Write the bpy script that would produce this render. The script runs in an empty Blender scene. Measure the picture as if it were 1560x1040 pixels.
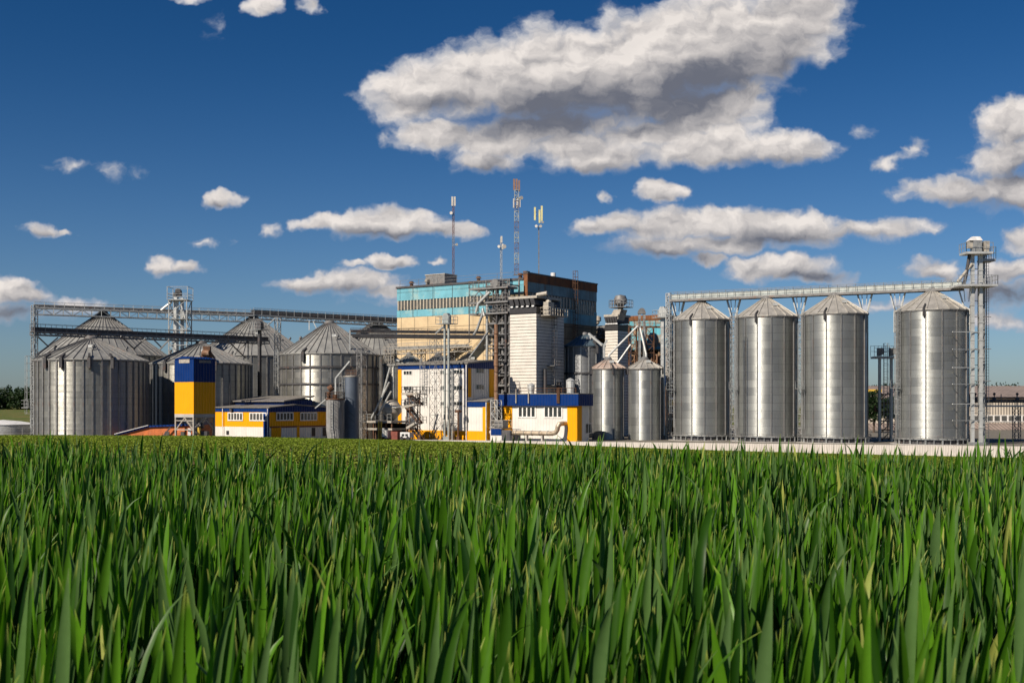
import bpy, bmesh, math, random
import numpy as np
from mathutils import Vector, Matrix
R = math.radians
random.seed(7); rng = np.random.default_rng(11)
SC = bpy.context.scene
COL = SC.collection

# ---------------------------------------------------------------- camera
cam_d = bpy.data.cameras.new('camera'); cam = bpy.data.objects.new('camera', cam_d); COL.objects.link(cam)
cam.location = (0, 0, 0); cam.rotation_euler = (R(90), 0, 0)
cam_d.sensor_width = 36; cam_d.lens = 36*1800/1560; cam_d.shift_y = (615-520)/1560
cam_d.clip_start = .05; cam_d.clip_end = 9000
cam_d.dof.use_dof = True; cam_d.dof.focus_distance = 9.0; cam_d.dof.aperture_fstop = 16
SC.camera = cam

# ---------------------------------------------------------------- sun, sky
SUN_AZ, SUN_EL = 45, 36            # degrees left of straight behind the camera / above the horizon
sd = Vector((-math.sin(R(SUN_AZ)), -math.cos(R(SUN_AZ)), math.tan(R(SUN_EL)))).normalized()
sun_d = bpy.data.lights.new('sun', 'SUN'); sun_d.energy = 5.0; sun_d.angle = R(.5); sun_d.color = (1, .885, .745)
sun = bpy.data.objects.new('sun', sun_d); COL.objects.link(sun)
sun.rotation_euler = sd.to_track_quat('Z', 'Y').to_euler(); sun.location = (-60, -60, 80)
SC.view_settings.view_transform = 'Standard'; SC.view_settings.look = 'None'
SC.view_settings.exposure = 0.38; SC.view_settings.gamma = 1

def NT(nt):
    class T: pass
    t = T(); N, Lk = nt.nodes, nt.links
    def put(sock, v):
        if isinstance(v, (int, float, tuple, list)):
            if isinstance(v, (tuple, list)) and len(v) == 3 and sock.type == 'RGBA': v = (*v, 1)
            sock.default_value = v
        elif v is not None: Lk.new(v, sock)
    def math_(op, a, b=None, c=None, clamp=False):
        n = N.new('ShaderNodeMath'); n.operation = op; n.use_clamp = clamp
        for i, v in enumerate((a, b, c)):
            if v is not None: put(n.inputs[i], v)
        return n.outputs[0]
    def vec(op, a, b=None, c=None, scale=None):
        n = N.new('ShaderNodeVectorMath'); n.operation = op
        for i, v in enumerate((a, b, c)):
            if v is not None: put(n.inputs[i], v)
        if scale is not None: put(n.inputs['Scale'], scale)
        return n.outputs['Value'] if op in ('LENGTH', 'DOT_PRODUCT', 'DISTANCE') else n.outputs[0]
    def mix(f, a, b, typ='MIX'):
        n = N.new('ShaderNodeMix'); n.data_type = 'RGBA'; n.blend_type = typ
        put(n.inputs[0], f); put(n.inputs[6], a); put(n.inputs[7], b); return n.outputs[2]
    def noise(v, scale, detail=4, rough=.55, dist=0, out=0):
        n = N.new('ShaderNodeTexNoise'); put(n.inputs['Vector'], v); put(n.inputs['Scale'], scale)
        put(n.inputs['Detail'], detail); put(n.inputs['Roughness'], rough); put(n.inputs['Distortion'], dist)
        return n.outputs[out]
    def ss(v, a, b, lo=0., hi=1.):
        n = N.new('ShaderNodeMapRange'); n.interpolation_type = 'SMOOTHSTEP'
        put(n.inputs[0], v); put(n.inputs[1], a); put(n.inputs[2], b); put(n.inputs[3], lo); put(n.inputs[4], hi); return n.outputs[0]
    def sep(v):
        n = N.new('ShaderNodeSeparateXYZ'); put(n.inputs[0], v); return n.outputs
    def comb(x, y, z):
        n = N.new('ShaderNodeCombineXYZ'); put(n.inputs[0], x); put(n.inputs[1], y); put(n.inputs[2], z); return n.outputs[0]
    t.put, t.math, t.vec, t.mix, t.noise, t.ss, t.sep, t.comb, t.N, t.L = put, math_, vec, mix, noise, ss, sep, comb, N, Lk
    return t

world = bpy.data.worlds.new('World'); SC.world = world; world.use_nodes = True
def build_world():
    nt = world.node_tree; nt.nodes.clear(); t = NT(nt)
    tc = t.N.new('ShaderNodeTexCoord').outputs['Generated']
    sky = t.N.new('ShaderNodeTexSky'); sky.sky_type = 'NISHITA'; sky.sun_disc = False
    sky.sun_elevation = R(SUN_EL); sky.sun_rotation = math.atan2(sd.x, sd.y)
    sky.altitude = 200; sky.air_density = 1.0; sky.dust_density = .6; sky.ozone_density = 4
    d = t.sep(tc)
    yy = t.math('MAXIMUM', d[1], .02)
    # direction -> flat chart of the sky (units: hundredths of a chart pixel)
    cx = t.math('MULTIPLY', t.math('DIVIDE', d[0], yy), 18.0)
    cy = t.math('MULTIPLY', t.math('DIVIDE', d[2], yy), 18.0)
    p = t.comb(cx, cy, 0)
    blobs = [  # x, y, rx, ry, rot, weight
        (640,138,108,66,12,1.1),(735,120,130,70,8,1.15),(850,120,190,98,4,1.3),(980,105,190,108,8,1.35),(1080,80,180,104,12,1.3),(1190,45,130,80,20,1.2),(1240,10,75,52,0,1),(1000,45,120,55,20,1),
        (1135,150,80,34,38,1.0),(1080,168,130,52,10,1.1),(820,196,190,34,2,1.0),(1010,200,160,34,8,1.0),(660,206,92,32,3,1.1),(750,218,105,38,0,1),(745,248,70,24,0,1),(880,222,120,38,0,1),(920,243,110,28,3,1),(1080,225,150,36,4,1.1),(1200,224,95,34,-3,1.05),(1110,200,90,32,20,.8),
        (1545,190,72,54,40,1.1),(1545,240,95,44,15,.9),(1460,292,120,24,-3,1.05),(1550,290,105,40,0,1.1),(1570,365,56,30,10,1.05),
        (1008,292,48,22,0,1.1),(930,342,85,20,6,1),(1050,340,150,34,3,1.15),(1180,348,160,36,-2,1.15),(1330,350,125,20,2,.95),(1010,374,100,22,0,1),(1130,370,130,22,2,.9),
        (1190,408,100,28,2,1.15),(1240,420,80,16,-5,.8),(1076,396,42,12,0,.75),(1425,412,58,22,0,.95),(1540,412,80,28,8,1),(1545,445,140,34,0,.7),(1500,490,150,20,0,.55),
        (334,305,36,16,5,1.05),(62,350,42,15,-4,.8),(95,355,24,8,0,.8),(240,406,38,15,0,.8),(283,409,34,12,0,1),(310,371,24,11,0,.36),(354,371,18,9,0,.26),(408,356,24,14,20,.40),
        (500,338,64,16,6,1.1),(585,340,115,30,2,1.2),(680,350,80,16,-6,1.05),(590,399,44,14,0,1.05),(535,402,30,9,0,.7),(668,398,22,8,0,.7),(480,431,80,18,4,1.05),(545,430,90,24,0,1.05),(590,442,70,15,0,.85),
        (30,446,75,24,-8,1.05),(30,474,110,20,0,.55),(110,462,60,14,0,.5),(112,255,40,14,-3,.34),(160,261,32,15,0,.30),(210,262,22,12,0,.24),(330,45,28,22,60,.26),(405,6,36,20,0,1),(476,6,24,18,-30,.8),(290,-2,34,10,0,.7),
        (1318,195,26,18,-20,.30),(1352,250,38,16,15,.42),(1395,225,30,18,40,.5),(920,299,12,14,80,.55),(640,455,120,14,0,.4),(1380,470,120,14,0,.4)]
    # hand-placed dark ellipses painting shade onto cloud undersides; soft mask serves both lists
    shades = [(865,168,235,58,6,1.2),(1060,138,185,66,22,1.15),(1190,100,90,60,35,.75),(690,158,110,24,4,.7),(760,262,120,18,0,.8),(950,262,170,18,0,.7),(1150,246,150,16,0,.7),(880,232,120,12,0,.35),
        (1560,262,90,26,15,.9),(1515,314,140,20,-4,.95),(1550,215,60,18,20,.5),(1010,303,50,10,0,.5),(1000,388,160,22,0,.8),(1170,366,210,20,0,.75),(960,352,110,12,0,.5),(1300,360,130,12,0,.5),(1230,422,120,16,0,.85),
        (590,358,160,14,0,.8),(510,444,150,13,0,.7),(600,406,50,8,0,.5),(1540,452,160,36,0,.9),(1560,424,90,14,0,.5),(1430,424,60,12,0,.6),(30,476,120,26,0,.9),(40,458,80,10,0,.4),(262,416,60,7,0,.5),(336,313,40,7,0,.5),(66,357,46,6,0,.5),(1240,20,60,30,0,.3)]
    def mask(v, chart=blobs):
        acc = None; vs_ = t.sep(v)
        for (x, y, rx, ry, rot, w) in chart:
            m = t.N.new('ShaderNodeMapping'); m.vector_type = 'TEXTURE'
            t.put(m.inputs[0], v if acc is None else t.comb(vs_[0], vs_[1], acc)); m.inputs['Location'].default_value = ((x-780)/100, (615-y)/100, 0)
            m.inputs['Rotation'].default_value = (0, 0, R(rot)); m.inputs['Scale'].default_value = (rx/100, ry/100, 1e6)
            q = t.math('MULTIPLY_ADD', t.vec('LENGTH', m.outputs[0]), -w, w)
            acc = q if acc is None else t.math('SMOOTH_MAX', acc, q, .12)
        return acc
    warp = t.N.new('ShaderNodeTexNoise'); t.put(warp.inputs['Vector'], p); warp.inputs['Scale'].default_value = 2.6
    warp.inputs['Detail'].default_value = 3; warp.inputs['Roughness'].default_value = .55
    wv = t.vec('MULTIPLY', t.vec('SUBTRACT', warp.outputs['Color'], (.5, .5, .5)), (.62, .34, 0))
    pw = t.vec('ADD', p, wv)
    ps = t.vec('MULTIPLY', pw, (.85, 1.25, 1)); ps2 = t.vec('ADD', ps, (-.07, .13, 0))
    n1 = t.noise(ps, 1.9, 7, .53); n2 = t.noise(ps2, 1.9, 4, .5)
    m1 = mask(pw); m2 = mask(t.vec('MULTIPLY_ADD', wv, (.55, .6, 0), p), shades)
    dens = t.math('ADD', t.math('MULTIPLY', m1, .95), t.math('MULTIPLY_ADD', n1, 1.05, -.58))
    # tops are crisp, undersides and thin scraps dissolve softly
    shade = t.ss(m2, -.30, 1.02)
    alpha = t.ss(dens, t.math('MULTIPLY_ADD', shade, -.05, -.03), t.math('MULTIPLY_ADD', shade, .30, .30))
    alpha = t.math('MULTIPLY', alpha, t.ss(m1, -.34, .10))
    alpha = t.math('MULTIPLY', alpha, t.ss(d[1], .15, .3))
    relief = t.math('MULTIPLY', t.math('SUBTRACT', n1, n2), t.math('MULTIPLY_ADD', shade, -1.1, 2.0))
    lit = t.math('ADD', t.math('MULTIPLY_ADD', shade, -.92, .80), relief, clamp=True)
    lit = t.math('ADD', lit, t.math('MULTIPLY_ADD', n2, .34, -.17), clamp=True)
    ccol = t.mix(lit, (1.15, 1.22, 1.5), (6.7, 6.2, 5.8))
    # thin cloud is never dark
    ccol = t.mix(t.ss(dens, .0, .55), (2.7, 3.1, 3.9), ccol)
    # deeper, polarised blue higher up, greyer near the horizon
    hs = t.N.new('ShaderNodeHueSaturation'); hs.inputs['Saturation'].default_value = 1.15; hs.inputs['Value'].default_value = .47
    t.put(hs.inputs['Color'], sky.outputs[0])
    elev = t.math('MAXIMUM', d[2], 0.)
    tint = t.mix(t.ss(elev, .0, .34), (.84, .97, 1.20), (.22, .57, .84))
    skyc = t.mix(1., hs.outputs[0], tint, 'MULTIPLY')
    col = t.mix(t.math('MULTIPLY', alpha, .97), skyc, ccol)
    bg = t.N.new('ShaderNodeBackground'); t.put(bg.inputs[0], col); bg.inputs[1].default_value = .1
    out = t.N.new('ShaderNodeOutputWorld'); nt.links.new(bg.outputs[0], out.inputs[0])
build_world()
world.cycles.sampling_method = 'MANUAL'; world.cycles.sample_map_resolution = 512

# ---------------------------------------------------------------- measuring helpers
KY = 1800/1560; HZ = 615.; GZ = -5.5
def P(px, py, Y0): return Vector(((px-780)/1560*Y0, Y0*KY, (HZ-py)/1560*Y0))
def PG(px, Y0, z=GZ): return Vector(((px-780)/1560*Y0, Y0*KY, z))
def ZZ(py, Y0): return (HZ-py)/1560*Y0
RZ = math.atan2(-.562, .827); CR, SR = .827, .562
class Frame:                       # local x runs right along the lit front, y runs back, z up from the yard
    def __init__(s, px, Y0, gz=GZ, rz=RZ):
        s.o = PG(px, Y0, gz); s.gz = gz; s.rz = rz
        s.ex = Vector((math.cos(rz), math.sin(rz))); s.ey = Vector((-math.sin(rz), math.cos(rz)))
    def x(s, px, y=0):
        k = (px-780)/1800; b = Vector(s.o.xy)+s.ey*y
        return (k*b.y-b.x)/(s.ex.x-k*s.ex.y)
    def y(s, px, x=0):
        k = (px-780)/1800; b = Vector(s.o.xy)+s.ex*x
        return (k*b.y-b.x)/(s.ey.x-k*s.ey.y)
    def z(s, py, x=0, y=0):
        Y = s.o.y+s.ex.y*x+s.ey.y*y
        return (HZ-py)/1800*Y-s.gz

# ---------------------------------------------------------------- mesh helpers
class MB:
    def __init__(s): s.v = []; s.f = []
    def add(s, vs, fs):
        n = len(s.v); s.v += [tuple(v) for v in vs]; s.f += [tuple(i+n for i in f) for f in fs]; return s
    def box(s, x0, x1, y0, y1, z0, z1):
        return s.add([(x0,y0,z0),(x1,y0,z0),(x1,y1,z0),(x0,y1,z0),(x0,y0,z1),(x1,y0,z1),(x1,y1,z1),(x0,y1,z1)],
                     [(0,3,2,1),(4,5,6,7),(0,1,5,4),(1,2,6,5),(2,3,7,6),(3,0,4,7)])
    def hexa(s, lo, hi):
        n = len(lo); return s.add(list(lo)+list(hi), [tuple(range(n))[::-1], tuple(range(n, 2*n))]+[(i, (i+1)%n, n+(i+1)%n, n+i) for i in range(n)])
    def bar(s, p, q, w=.1, h=None):
        p, q = Vector(p), Vector(q); h = h or w; d = q-p
        if d.length < 1e-6: return s
        d.normalize(); a = Vector((0,0,1)) if abs(d.z) < .95 else Vector((1,0,0))
        u = d.cross(a).normalized()*w/2; v = u.cross(d).normalized()*h/2
        return s.add([p-u-v, p+u-v, p+u+v, p-u+v, q-u-v, q+u-v, q+u+v, q-u+v], [(0,3,2,1),(4,5,6,7),(0,1,5,4),(1,2,6,5),(2,3,7,6),(3,0,4,7)])
    def tube(s, p, q, r, r2=None, n=10, cap=True):
        p, q = Vector(p), Vector(q); r2 = r if r2 is None else r2; d = (q-p).normalized()
        a = Vector((0,0,1)) if abs(d.z) < .95 else Vector((1,0,0)); u = d.cross(a).normalized(); v = u.cross(d)
        vs = []
        for c, rr in ((p, r), (q, r2)):
            for i in range(n):
                t = 2*math.pi*i/n; vs.append(c+u*(rr*math.cos(t))+v*(rr*math.sin(t)))
        fs = [(i, (i+1)%n, n+(i+1)%n, n+i) for i in range(n)]
        if cap: fs += [tuple(range(n))[::-1], tuple(range(n, 2*n))]
        return s.add(vs, fs)
    def path(s, pts, r, n=10):
        for a, b in zip(pts, pts[1:]): s.tube(a, b, r, n=n)
        for a in pts[1:-1]: s.ball(a, r*1.02, 8)
        return s
    def ball(s, c, r, n=8, sz=1):
        c = Vector(c); prof = [(r*math.sin(math.pi*i/(n//2+1)), -r*sz*math.cos(math.pi*i/(n//2+1))) for i in range(n//2+2)]
        prof[0] = (0.001*r, -r*sz); prof[-1] = (0.001*r, r*sz)
        return s.lathe(prof, c, n)
    def lathe(s, prof, c=(0,0,0), n=32, a0=0.):
        c = Vector(c); vs = []; m = len(prof)
        for i in range(n):
            t = a0+2*math.pi*i/n
            for (r, z) in prof: vs.append((c.x+r*math.cos(t), c.y+r*math.sin(t), c.z+z))
        fs = [(i*m+j, ((i+1)%n)*m+j, ((i+1)%n)*m+j+1, i*m+j+1) for i in range(n) for j in range(m-1)]
        return s.add(vs, fs)
    def lattice(s, x, y, z0, z1, w, seg, t=.1, w2=None, rz=0., diag=True, n=4):
        w2 = w if w2 is None else w2; k = max(1, int(round((z1-z0)/seg)))
        def c(i, z):
            f = (z-z0)/(z1-z0); ww = w+(w2-w)*f; a = rz+math.pi/n+2*math.pi*i/n
            rr = ww/2/math.cos(math.pi/n) if n == 4 else ww/2
            return Vector((x+rr*math.cos(a), y+rr*math.sin(a), z))
        for i in range(n):
            s.bar(c(i, z0), c(i, z1), t)
            for j in range(k):
                a, b = z0+(z1-z0)*j/k, z0+(z1-z0)*(j+1)/k
                s.bar(c(i, b), c(i+1, b), t*.7)
                if diag: s.bar(c(i+(j%2), a), c(i+1-(j%2), b), t*.6)
        return s
    def rail(s, p, q, h=1.1, sp=1.5, t=.05):
        p, q = Vector(p), Vector(q); L = (q-p).length; k = max(1, int(round(L/sp))); up = Vector((0,0,h))
        s.bar(p+up, q+up, t); s.bar(p+up*.5, q+up*.5, t*.8)
        for i in range(k+1):
            a = p.lerp(q, i/k); s.bar(a, a+up, t)
        return s
    def ladder(s, p, q, side, w=.5, sp=.35, t=.05, cage=False, out=None):
        p, q, side = Vector(p), Vector(q), Vector(side).normalized()*w/2
        s.bar(p-side, q-side, t); s.bar(p+side, q+side, t); k = int((q-p).length/sp)
        for i in range(1, k): a = p.lerp(q, i/k); s.bar(a-side, a+side, t*.7)
        if cage:
            out = Vector(out).normalized(); k2 = max(2, int((q-p).length/1.0))
            c5 = [side*1.3, side*1.3+out*.5, out*.75, -side*1.3+out*.5, -side*1.3]
            for i in range(2, k2+1):
                a = p.lerp(q, i/k2)
                for u, v in zip(c5, c5[1:]): s.bar(a+u, a+v, t*.7)
            a0 = p.lerp(q, 2/k2)
            for u in c5[1:4]: s.bar(a0+u, q+u, t*.7)
        return s
    def build(s, name, mat, parent=None, smooth=False, loc=None):
        me = bpy.data.meshes.new(name); me.from_pydata(s.v, [], s.f); me.materials.append(mat)
        if smooth:
            me.polygons.foreach_set('use_smooth', [True]*len(me.polygons))
            try: me.set_sharp_from_angle(angle=R(35))
            except Exception: pass
        me.update(); o = bpy.data.objects.new(name, me); COL.objects.link(o)
        if parent: o.parent = parent
        if loc is not None: o.location = loc
        return o

def thing(name, label, cat, loc=(0,0,0), rz=0., group=None):
    o = bpy.data.objects.new(name, None); COL.objects.link(o); o.location = loc; o.rotation_euler = (0,0,rz)
    o.empty_display_size = .5
    o['label'] = label; o['category'] = cat
    if group: o['group'] = group
    return o
def tag(o, label, cat, group=None):
    o['label'] = label; o['category'] = cat
    if group: o['group'] = group
    return o
def kind(o, k, label=None):
    o['kind'] = k
    if label: o['label'] = label
    return o
def recopy(src, parent, loc=None, rot=None, label=None):
    c = src.copy(); COL.objects.link(c); c.parent = parent
    if loc is not None: c.location = loc
    if rot is not None: c.rotation_euler = rot
    if label: c['label'] = label
    return c

# ---------------------------------------------------------------- materials
def mat(name, col, rough=.6, metal=0., var=.25, nscale=1.5, dirt=None, dirt_amt=.5, dirt_scale=.5, streak=False,
        ridge=None, ridge_amt=.4, bump=0., panel=None, patch=None, spec=.5):
    m = bpy.data.materials.new(name); m.use_nodes = True; nt = m.node_tree; nt.nodes.clear(); t = NT(nt)
    co = t.N.new('ShaderNodeTexCoord').outputs['Object']; s = t.sep(co)
    n = t.noise(co, nscale, 5, .6)
    base = t.mix(t.ss(n, .25, .75), tuple(c*(1-var) for c in col), tuple(min(1, c*(1+var*.5)) for c in col))
    if patch:      # second paint colour in irregular patches
        pn = t.noise(t.vec('MULTIPLY', co, (1, 1, .6)), patch[1], 6, .65)
        base = t.mix(t.ss(pn, patch[2], patch[2]+.14), base, patch[0])
    if panel:      # sheet or slab joints drawn as thin dark seams with each panel a shade of its own
        px_, pz_ = panel[:2]
        u = t.math('DIVIDE', t.math('ADD', s[0], s[1]), px_); v = t.math('DIVIDE', s[2], pz_)
        wn = t.N.new('ShaderNodeTexWhiteNoise'); wn.noise_dimensions = '2D'
        t.put(wn.inputs[0], t.comb(t.math('FLOOR', u), t.math('FLOOR', v), 0))
        base = t.mix(t.math('MULTIPLY', wn.outputs[0], panel[2]), base, tuple(c*.45 for c in col))
        w = panel[3]
        e1 = t.math('LESS_THAN', t.math('FRACT', u), w/px_); e2 = t.math('LESS_THAN', t.math('FRACT', v), w/pz_)
        base = t.mix(t.math('MULTIPLY', t.math('MAXIMUM', e1, e2), .75), base, tuple(c*.18 for c in col))
    if dirt:
        dv = t.vec('MULTIPLY', co, (1, 1, .12) if streak else (1, 1, 1))
        dn = t.noise(dv, dirt_scale, 8, .68)
        th = .62-.25*dirt_amt
        base = t.mix(t.math('MULTIPLY', t.ss(dn, th, th+.16), min(1, .4+dirt_amt*.6)), base, dirt)
    b = t.N.new('ShaderNodeBsdfPrincipled'); t.put(b.inputs['Base Color'], base)
    t.put(b.inputs['Roughness'], t.math('MULTIPLY_ADD', n, .25, rough-.12)); b.inputs['Metallic'].default_value = metal
    b.inputs['Specular IOR Level'].default_value = spec
    h = None
    if ridge:
        ax, per = ridge
        c = {'z': s[2], 'xy': t.math('ADD', s[0], s[1]), 'x': s[0], 'y': s[1]}[ax]
        f = t.math('MULTIPLY', c, 2*math.pi/per); h = t.math('MULTIPLY', t.math('SINE', f), ridge_amt*per*.25)
    if bump:
        hb = t.math('MULTIPLY', t.noise(co, nscale*6, 5, .6), bump); h = hb if h is None else t.math('ADD', h, hb)
    if h is not None:
        bp = t.N.new('ShaderNodeBump'); bp.inputs['Distance'].default_value = 1.; bp.inputs['Strength'].default_value = 1.
        t.put(bp.inputs['Height'], h); t.put(b.inputs['Normal'], bp.outputs[0])
    o = t.N.new('ShaderNodeOutputMaterial'); nt.links.new(b.outputs[0], o.inputs[0])
    return m

def silo_mat(name, col, rough, nsheet, row, metal=.85, aniso=.75, dirt=.25, pitch=.21, ridge=.5):
    m = bpy.data.materials.new(name); m.use_nodes = True; nt = m.node_tree; nt.nodes.clear(); t = NT(nt)
    co = t.N.new('ShaderNodeTexCoord').outputs['Object']; s = t.sep(co)
    th = t.math('MULTIPLY', t.math('ARCTAN2', s[1], s[0]), nsheet/(2*math.pi)); v = t.math('DIVIDE', s[2], row)
    rnd = t.math('MULTIPLY', t.N.new('ShaderNodeObjectInfo').outputs['Random'], 97.)
    wn = t.N.new('ShaderNodeTexWhiteNoise'); wn.noise_dimensions = '2D'
    t.put(wn.inputs[0], t.comb(t.math('ADD', t.math('FLOOR', th), t.math('FLOOR', rnd)), t.math('FLOOR', v), 0)); w = wn.outputs[0]
    wn2 = t.N.new('ShaderNodeTexWhiteNoise'); wn2.noise_dimensions = '1D'; t.put(wn2.inputs['W'], t.math('ADD', t.math('FLOOR', v), t.math('FLOOR', rnd))); w2 = wn2.outputs[0]
    base = t.mix(w, tuple(c*.90 for c in col), tuple(min(1, c*1.08) for c in col))
    base = t.mix(t.math('MULTIPLY', w2, .12), base, tuple(c*.6 for c in col))
    sp = t.noise(co, 9, 4, .7)          # zinc spangle
    base = t.mix(t.math('MULTIPLY', t.ss(sp, .45, .65), .35), base, tuple(c*.62 for c in col))
    dn = t.noise(t.vec('ADD', t.vec('MULTIPLY', co, (1.2, 1.2, .10)), t.comb(rnd, rnd, 0)), 1.3, 7, .7)
    base = t.mix(t.math('MULTIPLY', t.ss(dn, .52, .72), dirt), base, (.13, .125, .11))
    e = t.math('LESS_THAN', t.math('FRACT', v), .045)
    base = t.mix(t.math('MULTIPLY', e, .55), base, (.09, .09, .09))
    b = t.N.new('ShaderNodeBsdfPrincipled'); t.put(b.inputs['Base Color'], base)
    rr = t.math('ADD', t.math('MULTIPLY', w, .10), t.math('MULTIPLY_ADD', sp, .10, rough-.07))
    t.put(b.inputs['Roughness'], rr); b.inputs['Metallic'].default_value = metal
    b.inputs['Anisotropic'].default_value = aniso; b.inputs['Anisotropic Rotation'].default_value = .25
    tg = t.N.new('ShaderNodeTangent'); tg.direction_type = 'RADIAL'; tg.axis = 'Z'; t.put(b.inputs['Tangent'], tg.outputs[0])
    hh = t.math('MULTIPLY', t.math('SINE', t.math('MULTIPLY', s[2], 2*math.pi/pitch)), ridge*pitch*.12)
    hh = t.math('ADD', hh, t.math('MULTIPLY', t.noise(co, .9, 3, .5), .018))
    bp = t.N.new('ShaderNodeBump'); bp.inputs['Distance'].default_value = 1.; bp.inputs['Strength'].default_value = .8
    t.put(bp.inputs['Height'], hh); t.put(b.inputs['Normal'], bp.outputs[0])
    o = t.N.new('ShaderNodeOutputMaterial'); nt.links.new(b.outputs[0], o.inputs[0])
    return m

RUST = (.16, .06, .02); GRIME = (.07, .06, .05)
M = dict(
  galv=mat('galvanised_steel', (.42,.43,.42), .45, .6, .25, 2, GRIME, .25, 1.2),
  galvl=mat('pale_galvanised_steel', (.58,.59,.57), .45, .45, .2, 2, GRIME, .15, 1.2),
  galvg=mat('greenish_galvanised_steel', (.40,.43,.41), .45, .5, .2, 1.5, GRIME, .2, 1.0, False, ('x', 2.4), .02),
  steel=mat('weathered_steel', (.20,.20,.20), .6, .4, .35, 2, RUST, .35, 1.0),
  dsteel=mat('dark_steel', (.07,.07,.075), .6, .3, .35, 2, RUST, .3, 1.),
  rust=mat('rusty_steel', (.13,.062,.032), .8, .1, .5, 2.5, (.05,.03,.02), .5, 2.),
  rustbrown=mat('rusty_brown_pipe', (.24,.13,.075), .75, .1, .35, 2.5, (.40,.33,.26), .4, 1.2),
  pale=mat('pale_weathered_metal', (.40,.37,.32), .6, .2, .3, 2.0, RUST, .3, 1.),
  white=mat('white_ribbed_sheet', (.70,.675,.63), .5, 0, .10, .6, (.34,.28,.22), .22, .5, True, ('xy', .5), .35),
  yellow=mat('yellow_ribbed_sheet', (.78,.34,.002), .6, 0, .05, .8, (.45,.20,.02), .08, .6, True, ('xy', .5), .3, spec=.2),
  blue=mat('blue_ribbed_sheet', (.0015,.026,.14), .55, 0, .15, .8, (.03,.05,.10), .12, .8, True, ('xy', .5), .3, spec=.15),
  roofgrey=mat('grey_sheet_roof', (.21,.195,.175), .6, .15, .2, .8, GRIME, .3, .6, False, ('x', .6), .3),
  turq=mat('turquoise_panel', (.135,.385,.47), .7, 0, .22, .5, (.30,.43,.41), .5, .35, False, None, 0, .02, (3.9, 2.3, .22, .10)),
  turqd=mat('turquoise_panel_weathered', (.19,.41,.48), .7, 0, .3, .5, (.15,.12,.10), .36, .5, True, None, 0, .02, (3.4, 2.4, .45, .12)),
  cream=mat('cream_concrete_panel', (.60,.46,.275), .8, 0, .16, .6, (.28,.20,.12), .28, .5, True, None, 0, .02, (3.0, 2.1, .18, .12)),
  creamd=mat('dark_concrete_panel', (.22,.18,.12), .85, 0, .3, .6, (.07,.05,.03), .5, .6, True, None, 0, .02, (3.0, 2.1, .3, .12)),  # darker, more heavily streaked tone of the cream panel
  rustpar=mat('rusted_parapet', (.20,.075,.025), .85, 0, .4, .9, (.05,.035,.03), .45, .7, True, None, 0, .02, (3.4, 3.4, .25, .1)),
  drier=mat('drier_louvre_sheet', (.60,.56,.50), .5, 0, .14, .7, (.40,.30,.16), .15, 1.2),
  black=mat('black_paint', (.022,.022,.026), .55, 0, .3, 2, (.08,.07,.06), .2, 1.),
  glass=mat('dark_window_glass', (.035,.042,.045), .12, 0, .4, .8),
  glassp=mat('dusty_window_glass', (.085,.085,.08), .3, 0, .4, .5, (.2,.18,.14), .4, .9),
  frame=mat('white_window_frame', (.72,.70,.66), .5),
  framed=mat('cream_window_mullion', (.42,.37,.29), .7),
  conc=mat('concrete', (.42,.40,.37), .85, 0, .2, .7, (.18,.16,.14), .3, .4, False, None, 0, .03),
  brick=mat('orange_brickwork', (.60,.17,.05), .85, 0, .3, 1.4, (.30,.22,.15), .35, .8, False, None, 0, .03, (.9, .3, .35, .03)),
  pipe=mat('stained_duct', (.46,.38,.28), .45, .5, .25, 1.4, (.15,.09,.05), .4, 1.2),
  redb=mat('dark_red_paint', (.18,.05,.035), .6, 0, .3, 2, (.06,.03,.02), .3, 1.),
  mred=mat('mast_red_paint', (.13,.06,.055), .6), mwhite=mat('mast_white_paint', (.66,.66,.66), .5), mviolet=mat('faded_mast_paint', (.13,.13,.20), .6),
  orangeP=mat('orange_antenna_cover', (.24,.14,.10), .6), antenna=mat('white_antenna_cover', (.52,.50,.46), .45), antyel=mat('yellowed_antenna_cover', (.62,.58,.28), .5),
  bluetank=mat('blue_grey_tank', (.105,.13,.17), .5, .3, .2, .6, (.20,.19,.18), .2, .5, True),
  contank=mat('grey_ribbed_tank', (.25,.25,.25), .7, .1, .25, .8, (.10,.08,.07), .4, .8, True, ('xy', .3), .4),
  wall=mat('pale_concrete_wall', (.54,.50,.455), .8, 0, .12, .4, (.34,.31,.28), .25, .25, True, ('x', .3), .2),
  brownroof=mat('brown_sheet_roof', (.24,.19,.165), .75, 0, .2, .4, GRIME, .2, .3, False, ('x', .9), .25),
  beige=mat('beige_ribbed_wall', (.44,.39,.32), .7, 0, .12, .5, (.30,.25,.2), .2, .4, True, ('x', .6), .4),
  vane=mat('yellow_steel', (.62,.40,.05), .5),
)
SM_R = silo_mat('galvanised_silo_sheet', (.34,.352,.34), .41, 12, 1.12, metal=.76, aniso=.5, pitch=.16, ridge=.55, dirt=.3)
SM_L = silo_mat('weathered_silo_sheet', (.33,.33,.30), .42, 40, .9, metal=.75, dirt=.4, pitch=.17, ridge=.62, aniso=.5)
SM_E = silo_mat('dull_silo_sheet', (.37,.365,.33), .38, 26, .95, metal=.75, dirt=.35, pitch=.17, ridge=.62)
SM_D = silo_mat('dull_grey_silo_sheet', (.22,.23,.24), .5, 16, 1.0, metal=.5, dirt=.4)
RF_R = mat('silo_roof_sheet', (.46,.44,.40), .5, .5, .2, 1.2, (.25,.2,.16), .25, 1.)
RF_L = mat('old_silo_roof_sheet', (.33,.33,.31), .55, .45, .2, 1.0, (.2,.17,.14), .3, .8)
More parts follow.
